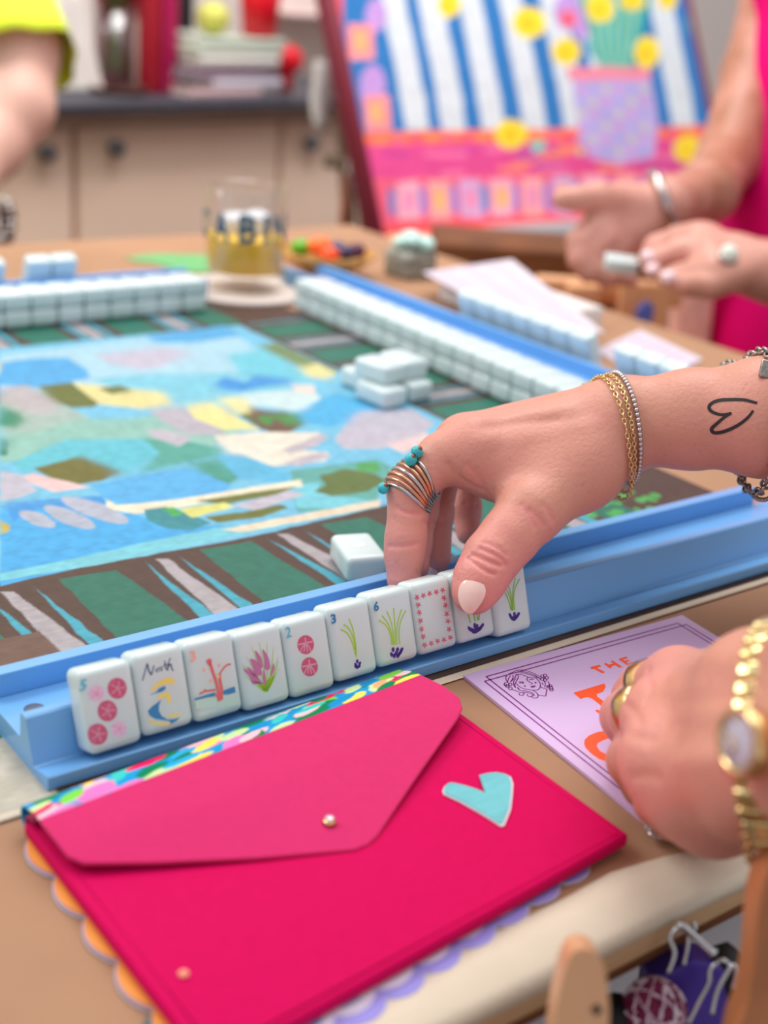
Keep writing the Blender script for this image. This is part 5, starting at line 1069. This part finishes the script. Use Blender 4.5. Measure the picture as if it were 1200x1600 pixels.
# ---- jewellery on the right hand
def beadrun(P, r_, m, name, lab, cat, squash=(1,1,1), n=8, alt=None, par=None, group=None):
    g = G(); ga = G(); 
    for k, p in enumerate(P): (ga if (alt and k % alt[0] == 0) else g).add(*ball(p, r_*(alt[2] if (alt and k % alt[0] == 0) else 1), n, squash))
    o = g.ob(name, m, par); 
    if alt: ga.ob('accent_bead', alt[1], o, smooth=True)
    return tag(o, lab, cat, group) if lab else o
def links(P, r_, wr, m, name, lab, cat, ell=1.5):
    g = G(); k = len(P)
    for i in range(k):
        t, u, v = axes_for(P[(i+1) % k]-P[i-1]); s = u*math.cos(i*math.pi/2+.6)+v*math.sin(i*math.pi/2+.6)
        g.add(*tube([P[i]+ell*r_*math.cos(a)*t+r_*math.sin(a)*s for a in np.linspace(0, 6.283, 11)[:-1]], wr, 5, True))
    return tag(g.ob(name, m), lab, cat)
fw = R[2]
def bracelet_path(top, bot, dtop, hang, tilt=0., n=64, lift=.0012, rmax=.06, bv=None, dd=None):
    a_ = Pd(*top, dd or .602); b_ = Pd(*bot, dd or .602); c = (a_+b_)/2; u = b_-a_; v = fw+R[0]*tilt
    return wrap(bv or bA, c, u, v, n, rmax, lift, lambda t: hang*max(0, math.cos(t))**3)
p1 = bracelet_path((929,606),(957,740), 0, .0072, -.12); links(resample(p1, .0021), .00085, .00032, M('gold'), 'gold_chain_bracelet', 'thin gold chain bracelet nearest the hand, hanging lowest', 'bracelet')
p2 = bracelet_path((941,603),(964,738), 0, .0052, -.12, lift=.0010); links(resample(p2, .0018), .00080, .00032, M('gold'), 'gold_chain_bracelet', 'finer gold chain bracelet between the other chain and silver beads', 'bracelet')
p3 = bracelet_path((951,598),(972,728), 0, .0022, -.12, lift=.0012); beadrun(resample(p3, .0021), .00115, M('silver'), 'silver_bead_bracelet', 'silver bead bracelet next to the two gold chains', 'bracelet')
# charm bracelet at the right frame edge
p4 = bracelet_path((1176,560),(1172,742), 0, .005, -.05, lift=.0018, rmax=.08, dd=.585); links(resample(p4, .0042), .0019, .0007, M('antique_silver'), 'silver_link_bracelet', 'chunky antique silver link bracelet at the right edge', 'bracelet')
b_ = bpy.data.objects['silver_link_bracelet']
for k, (x, y, dd) in enumerate([(1174,556,.585),(1196,582,.567)]):
    q, n_ = cast(bA, x, y); q = (q+n_*.002) if q is not None else Pd(x, y, dd+.01)
    ob('charm', *(rbox((.0045,.002,.0075), .0006, 2, frame(q, R[0]*.9+R[1]*.2, R[2])) if k % 2 else ball(q, .0026, 10)), M('antique_silver'), b_)
p5 = bracelet_path((1186,566),(1184,752), 0, .008, -.16, lift=.0018, rmax=.08, dd=.585); beadrun(resample(p5, .0026), .0011, M('antique_silver'), 'silver_ball_bracelet', 'thin antique silver ball bracelet behind the chunky link one', 'bracelet')
# stacked index-finger ring
sr = thing('stacked_ring', Pd(645, 748, .574), 'rose gold ring of wavy stacked bands with three turquoise beads', 'ring')
for k in range(7):
    t = k/6; a_ = (642-35*t, 716+44*t); b2 = (690-20*t, 778+15*t); d0 = .575
    A3, B3 = Pd(*a_, d0), Pd(*b2, d0); c = (A3+B3)/2; u = A3-B3
    P = wrap(bA, c, u, fw, 40, .0135, .0005); sd = np.cross(u, fw); sd /= np.linalg.norm(sd)
    for j in range(len(P)): an = 2*math.pi*j/40; P[j] = P[j]+sd*.0015*math.sin(2*an+.6)
    ob('band', *tube(P, .00082, 8, True), M('rose_gold' if k % 3 else 'silver'), sr)
for (x, y, rr_) in [(651.5,706,2.7),(641.5,718.5,2.75),(599,763,2.5)]:
    q, n_ = cast(bA, x+3, y+2); q = q+n_*.0016 if q is not None else Pd(x, y, .570)
    q = Pd(x, y, float(R[2]@(q-O))-.002); bo = ob('turquoise_bead', *ball(q, rr_/1000, 16), M('turquoise'), sr)
    ob('bead_cap', *lathe(q+(-R[1]*.6+R[0]*.5-R[2]*.62)/1.0*rr_/1000*.93, [(.0003, -.0001), (.0011, 0), (.0009, .0003)], 12, (-R[1]*.6+R[0]*.5-R[2]*.62)), mat('copper_pin', (150,84,60), .3, metal=.8), bo)
# ---- gold rings, watch and chain on the fist
def bandring(bv, a_, b_, wid, thick, m, name, lab, rmax=.02, vdir=None, c=None):
    A3, B3 = a_, b_; c = (A3+B3)/2 if c is None else c; u = A3-B3; v = vdir if vdir is not None else fw; P = wrap(bv, c-R[0]*.0025-R[2]*.004, u, v, 44, rmax, .0009)
    sd = np.cross(u, v); sd /= np.linalg.norm(sd); k = len(P); cc = P.mean(0); V = []; 
    for j in range(k):
        o_ = (P[j]-cc)/np.linalg.norm(P[j]-cc); w_ = wid*(.66+.34*math.cos(2*math.pi*j/k-2.4))
        for (s_, e_) in [(-w_, 0), (-w_*.7, thick), (0, thick*1.3), (w_*.7, thick), (w_, 0)]: V.append(P[j]+sd*s_+o_*e_)
    F = [[j*5+i, j*5+i+1, ((j+1) % k)*5+i+1, ((j+1) % k)*5+i] for j in range(k) for i in range(4)]+[[j*5+4, j*5, ((j+1) % k)*5, ((j+1) % k)*5+4] for j in range(k)]
    return tag(fixn(ob(name, V, F, m)), lab, 'ring')
def gold_band(c, axis, r, w0, w1, label):     # polished band, wider on its outer face
    a_, _, _ = axes_for(axis); u_ = -R[0]-R[1]*.35; u_ = u_-a_*(u_@a_); u_ /= np.linalg.norm(u_); v_ = np.cross(a_, u_); V = []; k = 56
    for j in range(k):
        an = 2*math.pi*j/k; o_ = math.cos(an)*u_+math.sin(an)*v_; w_ = w1+(w0-w1)*(.5+.5*math.cos(an))
        for (s_, e_) in [(-w_, 0), (-w_, .0007), (-w_*.5, .0012), (w_*.5, .0012), (w_, .0007), (w_, 0)]: V.append(c+o_*(r+e_)+a_*s_)
    F = [[j*6+i, j*6+(i+1) % 6, ((j+1) % k)*6+(i+1) % 6, ((j+1) % k)*6+i] for j in range(k) for i in range(6)]
    return tag(fixn(ob('gold_ring', V, F, M('gold'))), label, 'ring')
gold_band(np.array(iz[1][0])+R[0]*.0010-R[2]*.002, -R[0]*.62+R[1]*.30+R[2]*.60, .0106, .0040, .0020, 'wide polished gold ring on the index finger, nearest the word')
gold_band(np.array(mz[1][0])+R[0]*.0004-R[2]*.002, -R[0]*.58+R[1]*.50+R[2]*.60, .0107, .0042, .0020, 'wide flared gold ring on the middle finger of the fist')
dr = thing('diamond_ring', Pd(1024, 1300, .455), 'small ring with clear stones under the fist at the card corner', 'ring')
P = [Pz(1026+13*math.cos(t), 1298+9*math.sin(t), .004) for t in np.linspace(0, 6.283, 20)[:-1]]; ob('ring_band', *tube(P, .0006, 6, True), M('silver'), dr)
mat('diamond', (235,240,248), .03, trans=.5, ior=1.8)
for (x, y) in [(1014,1292),(1020,1297),(1027,1301),(1034,1305)]: ob('stone', *lathe(Pz(x, y, .0045), [(.0004,-.0014),(.0016,0),(.0011,.0008)], 8, -R[2]), M('diamond'), dr, smooth=False)
wt = thing('wrist_watch', cast(bB, 1166, 1160)[0], 'gold wrist watch with pale lilac dial on the fist wrist', 'watch')
cw, nw = cast(bB, 1172, 1160); 
nrm = -R[0]*.93-R[2]*.36-R[1]*.05; nrm /= np.linalg.norm(nrm); wc = Pd(1160, 1160, float(R[2]@(cw-O))-.006)
ob('watch_case', *lathe(wc-nrm*.005, [(.0070, 0), (.0086, .001), (.0090, .0052), (.0084, .0068), (.0072, .0070), (.0070, .0062)], 36, nrm), M('gold'), wt)
ob('dial', *lathe(wc-nrm*.005, [(.0071, .0058), (.0070, .0063), (.002, .0063)], 30, nrm), mat('dial_lilac', (206,198,216), .25), wt)
tw, uw, vw = axes_for(nrm); g = G()
for k in range(12): a = k*math.pi/6; g.add(*ball(wc+nrm*.0018+(math.cos(a)*uw+math.sin(a)*vw)*.0058, .0005, 6))
g.add(*tube([wc+nrm*.0020, wc+nrm*.0020+uw*.0045], .0003, 5)); g.add(*tube([wc+nrm*.0020, wc+nrm*.0020+vw*.0035], .0004, 5)); g.ob('hands_and_markers', M('gold'), wt)
Pw = wrap(bB, Pd(1232, 1150, float(R[2]@(np.array(w1[0])*.5+np.array(w2[0])*.5-O))), Pd(1222,1060,.40)-Pd(1232,1260,.40), R[2]+R[0]*.55, 60, .05, .0022)
Pw = resample(Pw, .0058); g = G(); g2 = G()
for j in range(len(Pw)):
    t, u, v = axes_for(Pw[(j+1) % len(Pw)]-Pw[j-1]); o_ = Pw[j]-Pw.mean(0); o_ = o_-t*(o_@t); o_ /= np.linalg.norm(o_)
    (g if j % 2 else g2).add(*rbox((.0048, .0080, .0024), .0008, 2, frame(Pw[j], t, np.cross(o_, t))))
g.ob('bracelet_link', M('gold'), wt); g2.ob('bracelet_link', mat('pale_gold', (240,220,160), .22, metal=1), wt)
P6 = wrap(bB, Pd(1226, 1165, float(R[2]@(np.array(w1[0])*.5+np.array(w2[0])*.5-O))), Pd(1250,1060,.40)-Pd(1214,1270,.40), R[2]+R[0]*.55, 60, .05, .0015, lambda t: .003*max(0, -math.cos(t))**2)
links(resample(P6, .0032), .0014, .0005, M('gold'), 'gold_rope_bracelet', 'gold rope bracelet beside the wrist watch', 'bracelet')

# ---- person B: woman in a bright pink top
def P3(x, y, d_): return Pd(x, y, d_)
def torso(cx_, y0, y1, d_, w0, w1_, dep):   # two columns of ellipsoid-like capsules
    out = []
    for s in (-1, 0, 1): a_ = P3(cx_, y0, d_)+R[0]*s*w0*.5; b__ = P3(cx_, y1, d_)+R[0]*s*w1_*.5; out.append((a_, b__, dep, dep*.92))
    return out
LH = J([(1040,318,1.30,22),(985,350,1.29,19),(940,345,1.27,19)])
armL = chain(J([(1262,-140,1.54,42),(1212,-10,1.53,37),(1176,120,1.50,34),(1136,250,1.44,32),(1105,300,1.36,30),(1045,318,1.31,24)]))
palmB = chain(LH)+seg(LH[0], J([(960,380,1.28,17)])[0])+seg(J([(960,320,1.28,17)])[0], J([(950,385,1.27,15)])[0])+seg(LH[0], J([(960,322,1.28,17)])[0])
thB = chain(J([(985,318,1.28,17),(935,308,1.25,13.5),(900,311,1.24,11.5),(878,312,1.23,9.5)]))
fB = [chain(J([(935,350,1.26,14),(905,375,1.25,11.5),(905,405,1.25,10.5),(918,428,1.25,9)])), chain(J([(945,370,1.26,14),(920,395,1.255,11),(928,420,1.255,10),(945,436,1.255,8.5)])),
      chain(J([(960,385,1.27,13),(948,410,1.265,10.5),(965,430,1.265,9.5),(985,436,1.265,8)]))]
armR = chain(J([(1400,40,1.30,50),(1430,260,1.22,42),(1385,450,1.16,38),(1290,440,1.17,32),(1225,428,1.18,25)]))
W2 = J([(1200,425,1.18,22)])[0]; palmR = chain(J([(1220,430,1.18,24),(1150,405,1.19,20),(1090,378,1.20,16)]))+seg(W2, J([(1110,400,1.18,15)])[0])+seg(W2, J([(1115,425,1.16,14)])[0])+seg(J([(1090,378,1.20,15)])[0], J([(1115,425,1.16,13)])[0])
fR = [chain(J([(1105,372,1.20,14),(1060,372,1.205,11),(1025,385,1.21,10),(1012,405,1.21,8.5)])), chain(J([(1105,392,1.185,14),(1060,393,1.185,11),(1030,405,1.19,10),(1018,420,1.19,8.5)])),
      chain(J([(1125,420,1.165,13.5),(1085,425,1.165,10.5),(1060,430,1.17,9.5),(1040,434,1.17,8)])), chain(J([(1150,430,1.155,14),(1110,448,1.15,10.5),(1075,446,1.15,9),(1052,440,1.155,8)]))]
tor = []
TB = [(1500,-260,1.52,.12,.100),(1505,-60,1.51,.12,.105),(1480,160,1.50,.12,.100),(1440,330,1.50,.115,.098),(1425,520,1.50,.12,.100),(1440,760,1.52,.13,.105)]
for s in (-1, 0, 1):
    for i in range(len(TB)-1):
        a_, b_ = TB[i], TB[i+1]; tor.append((P3(a_[0], a_[1], a_[2])+R[0]*s*a_[3], P3(b_[0], b_[1], b_[2])+R[0]*s*b_[3], a_[4]*.93, b_[4]*.93))
tor += [(P3(1262,-140,1.54), P3(1480,-230,1.53), .046, .09), (P3(1400,40,1.30), P3(1420,-200,1.55), .05, .07)]
tor += [(P3(1500,-330,1.52), P3(1500,-520,1.50), .05, .045)]
hip = P3(1440, 760, 1.52); 
for s in (-.09, .09): tor += [(hip+R[0]*s, np.array([*(hip+R[0]*s)[:2], FL+.45]), .095, .06), (np.array([*(hip+R[0]*s)[:2], FL+.45]), np.array([*(hip+R[0]*s)[:2], FL+.08]), .06, .04), (np.array([*(hip+R[0]*s)[:2], FL+.05]), np.array([*(hip+R[0]*s-R[2]*.14)[:2], FL+.035]), .04, .03)]
tor += [(P3(1500,-640,1.49), P3(1500,-720,1.48), .085, .09)]
VC, QC = sdf_body([dict(p=tor, k=.03), dict(p=armL+palmB, k=.012), dict(p=thB, k=.005, kj=.008)]+[dict(p=f_, k=.005, kj=.004) for f_ in fB]+[dict(p=armR+palmR, k=.012)]+[dict(p=f_, k=.005, kj=.004) for f_ in fR], .0042, kj=.012)
def flushC(V):
    return .55*np.exp(-(np.linalg.norm(V-P3(960,360,1.27), axis=1)/.09)**2)+.35*np.exp(-(np.linalg.norm(V-P3(1080,400,1.18), axis=1)/.12)**2)
pB = body_mesh('person', [(VC, QC)], M('skin_brown'), None, flushC); tag(pB, 'person in a sleeveless bright pink top handing over a tile beyond the right rack', 'person')
def garment(P_, off, h, name, m, par, zlo, zhi):
    V, Q = sdf_body([dict(p=[(a_, b_, r1+off, r2+off) for a_, b_, r1, r2 in P_], k=.03)], h); c = V[Q].mean(1)[:, 2]; Q = Q[(c > zlo) & (c < zhi)]
    used = np.unique(Q); mp_ = -np.ones(len(V), int); mp_[used] = np.arange(len(used)); return body_mesh(name, [(V[used], mp_[Q])], m, par, loc=(0,0,0))
mat('pink_top', (222,4,112), .8, spec=.1, var=.03, vscale=30); mat('denim', (44,58,92), .8, var=.3, vscale=40)
n3 = 15
zw = float(P3(1200, 545, 1.46)[2])
sh_ = [q for q in tor[:n3]]
garment(sh_, .012, .006, 'pink_top', M('pink_top'), pB, zw, float(P3(1500,-290,1.52)[2]))
garment(tor[10:15]+[t for t in tor[18:22] if t[2] > .05], .009, .006, 'jeans', M('denim'), pB, FL+.1, zw-.002)
bC = bvh_of(VC, QC)
pc = wrap(bC, P3(1038,322,1.305), P3(1030,296,1.3)-P3(1052,352,1.3), fw+R[0]*.2, 40, .06, .004); tag(ob('bangle', *tube(pc, .0048, 10, True), M('silver')), 'silver bangle on the palm-up wrist beyond the rack', 'bracelet')
pc = wrap(bC, P3(1126,412,1.178)+R[1]*0, R[1], fw, 30, .024, .001); rg = thing('gem_ring', P3(1135,402,1.16), 'silver ring with a large pale stone on the far hand', 'ring'); 
q, n_ = cast(bC, 1136, 403); q = q if q is not None else P3(1136,403,1.15); ob('stone', *ball(q+n_*.004, .0085, 14), mat('pale_stone', (220,226,214), .15), rg); ob('ring_setting', *lathe(q, [(.004, 0), (.0095, .001), (.009, .004)], 16, n_), M('silver'), rg)
for k, (x, y) in enumerate([(1014,402),(1020,421),(1045,434),(1030,428)][:3]):
    q, n_ = cast(bC, x, y); 
    if q is not None: ob('fingernail', *ball(q+n_*.001, .0075, 10, (1,.9,.8)), mat('nail_pink', (246,214,220), .15), pB)
tag(ob('mahjong_tile_held', *rbox((.030,.0204,.0127), .0024, 3, frame(P3(970,412,1.225), (R[0,0],R[0,1],-.05), (R[2,0],R[2,1],.12))), M('tile_white')), 'white tile held between the two blurred hands', 'tile'); bpy.data.objects['mahjong_tile_held'].name = 'held_tile'
# ---- person C: left edge, lime sleeve
aC = J([(-120,-260,1.75,70),(-30,-60,1.70,62),(20,70,1.66,56),(22,165,1.64,46),(-15,225,1.62,40),(-60,290,1.58,32),(-70,330,1.5,25),(-30,352,1.48,22)])
tC = [(P3(-420,-300,1.70), P3(-430,300,1.70), .14, .13), (P3(-240,-300,1.72), P3(-290,300,1.72), .11, .10), (aC[0][0], P3(-250,-320,1.72), .07, .10), (P3(-340,300,1.70), P3(-340,620,1.70), .13, .13)]
fC = [chain(J([(-30,352,1.48,20),(-5,365,1.47,14),(10,378,1.46,9)])), chain(J([(-30,356,1.47,18),(-8,380,1.45,11),(4,392,1.45,8)]))]
VD, QD = sdf_body([dict(p=tC, k=.03), dict(p=chain(aC), k=.015)]+[dict(p=f_, k=.005, kj=.005) for f_ in fC], .005, kj=.015)
pC = body_mesh('person', [(VD, QD)], M('skin_light')); tag(pC, 'person at the left edge in a lime yellow short-sleeved top', 'person')
mat('lime_cloth', (222,240,50), .8, sheen=.2, var=.05, vscale=25)
# flared sleeve: a thin shell widening to its hem
g = G(); s0 = P3(-75,-170,1.71); ax_ = P3(26,108,1.65)-s0; L_ = np.linalg.norm(ax_); t_, u_, v_ = axes_for(ax_); V = []; n = 40; m2 = 14
for i in range(m2):
    s = i/(m2-1)
    for j in range(n):
        a = 2*math.pi*j/n; r = (.066+.012*s)*(1+.06*s*math.sin(5*a)+.03*s*math.sin(9*a+1)); V.append(s0+ax_*s+r*(math.cos(a)*u_+math.sin(a)*v_))
F = [[i*n+j, i*n+(j+1) % n, (i+1)*n+(j+1) % n, (i+1)*n+j] for i in range(m2-1) for j in range(n)]
so = ob('sleeve', V, F, M('lime_cloth'), pC); md = so.modifiers.new('s', 'SOLIDIFY'); md.thickness = .002
garment(tC, .012, .008, 'lime_top', M('lime_cloth'), pC, FL+.3, 9)
bD = bvh_of(VD, QD)
g = G(); rw = RNG
for k in range(34):
    a = k*.41; g.add(*ball(P3(4+11*math.cos(a)+rw.random()*3, 343+30*math.sin(a)+rw.random()*3, 1.44+.012*math.cos(a*1.7)), .0048+.003*rw.random(), 8))
o = g.ob('beaded_bracelet', M('antique_silver')); tag(o, 'chunky silver and brown beaded bracelet at the left edge', 'bracelet')
g = G()
for k in range(8): g.add(*ball(P3(2+14*rw.random(), 322+44*rw.random(), 1.43), .005, 8))
g.ob('brown_bead', M('bowl_brown'), o)
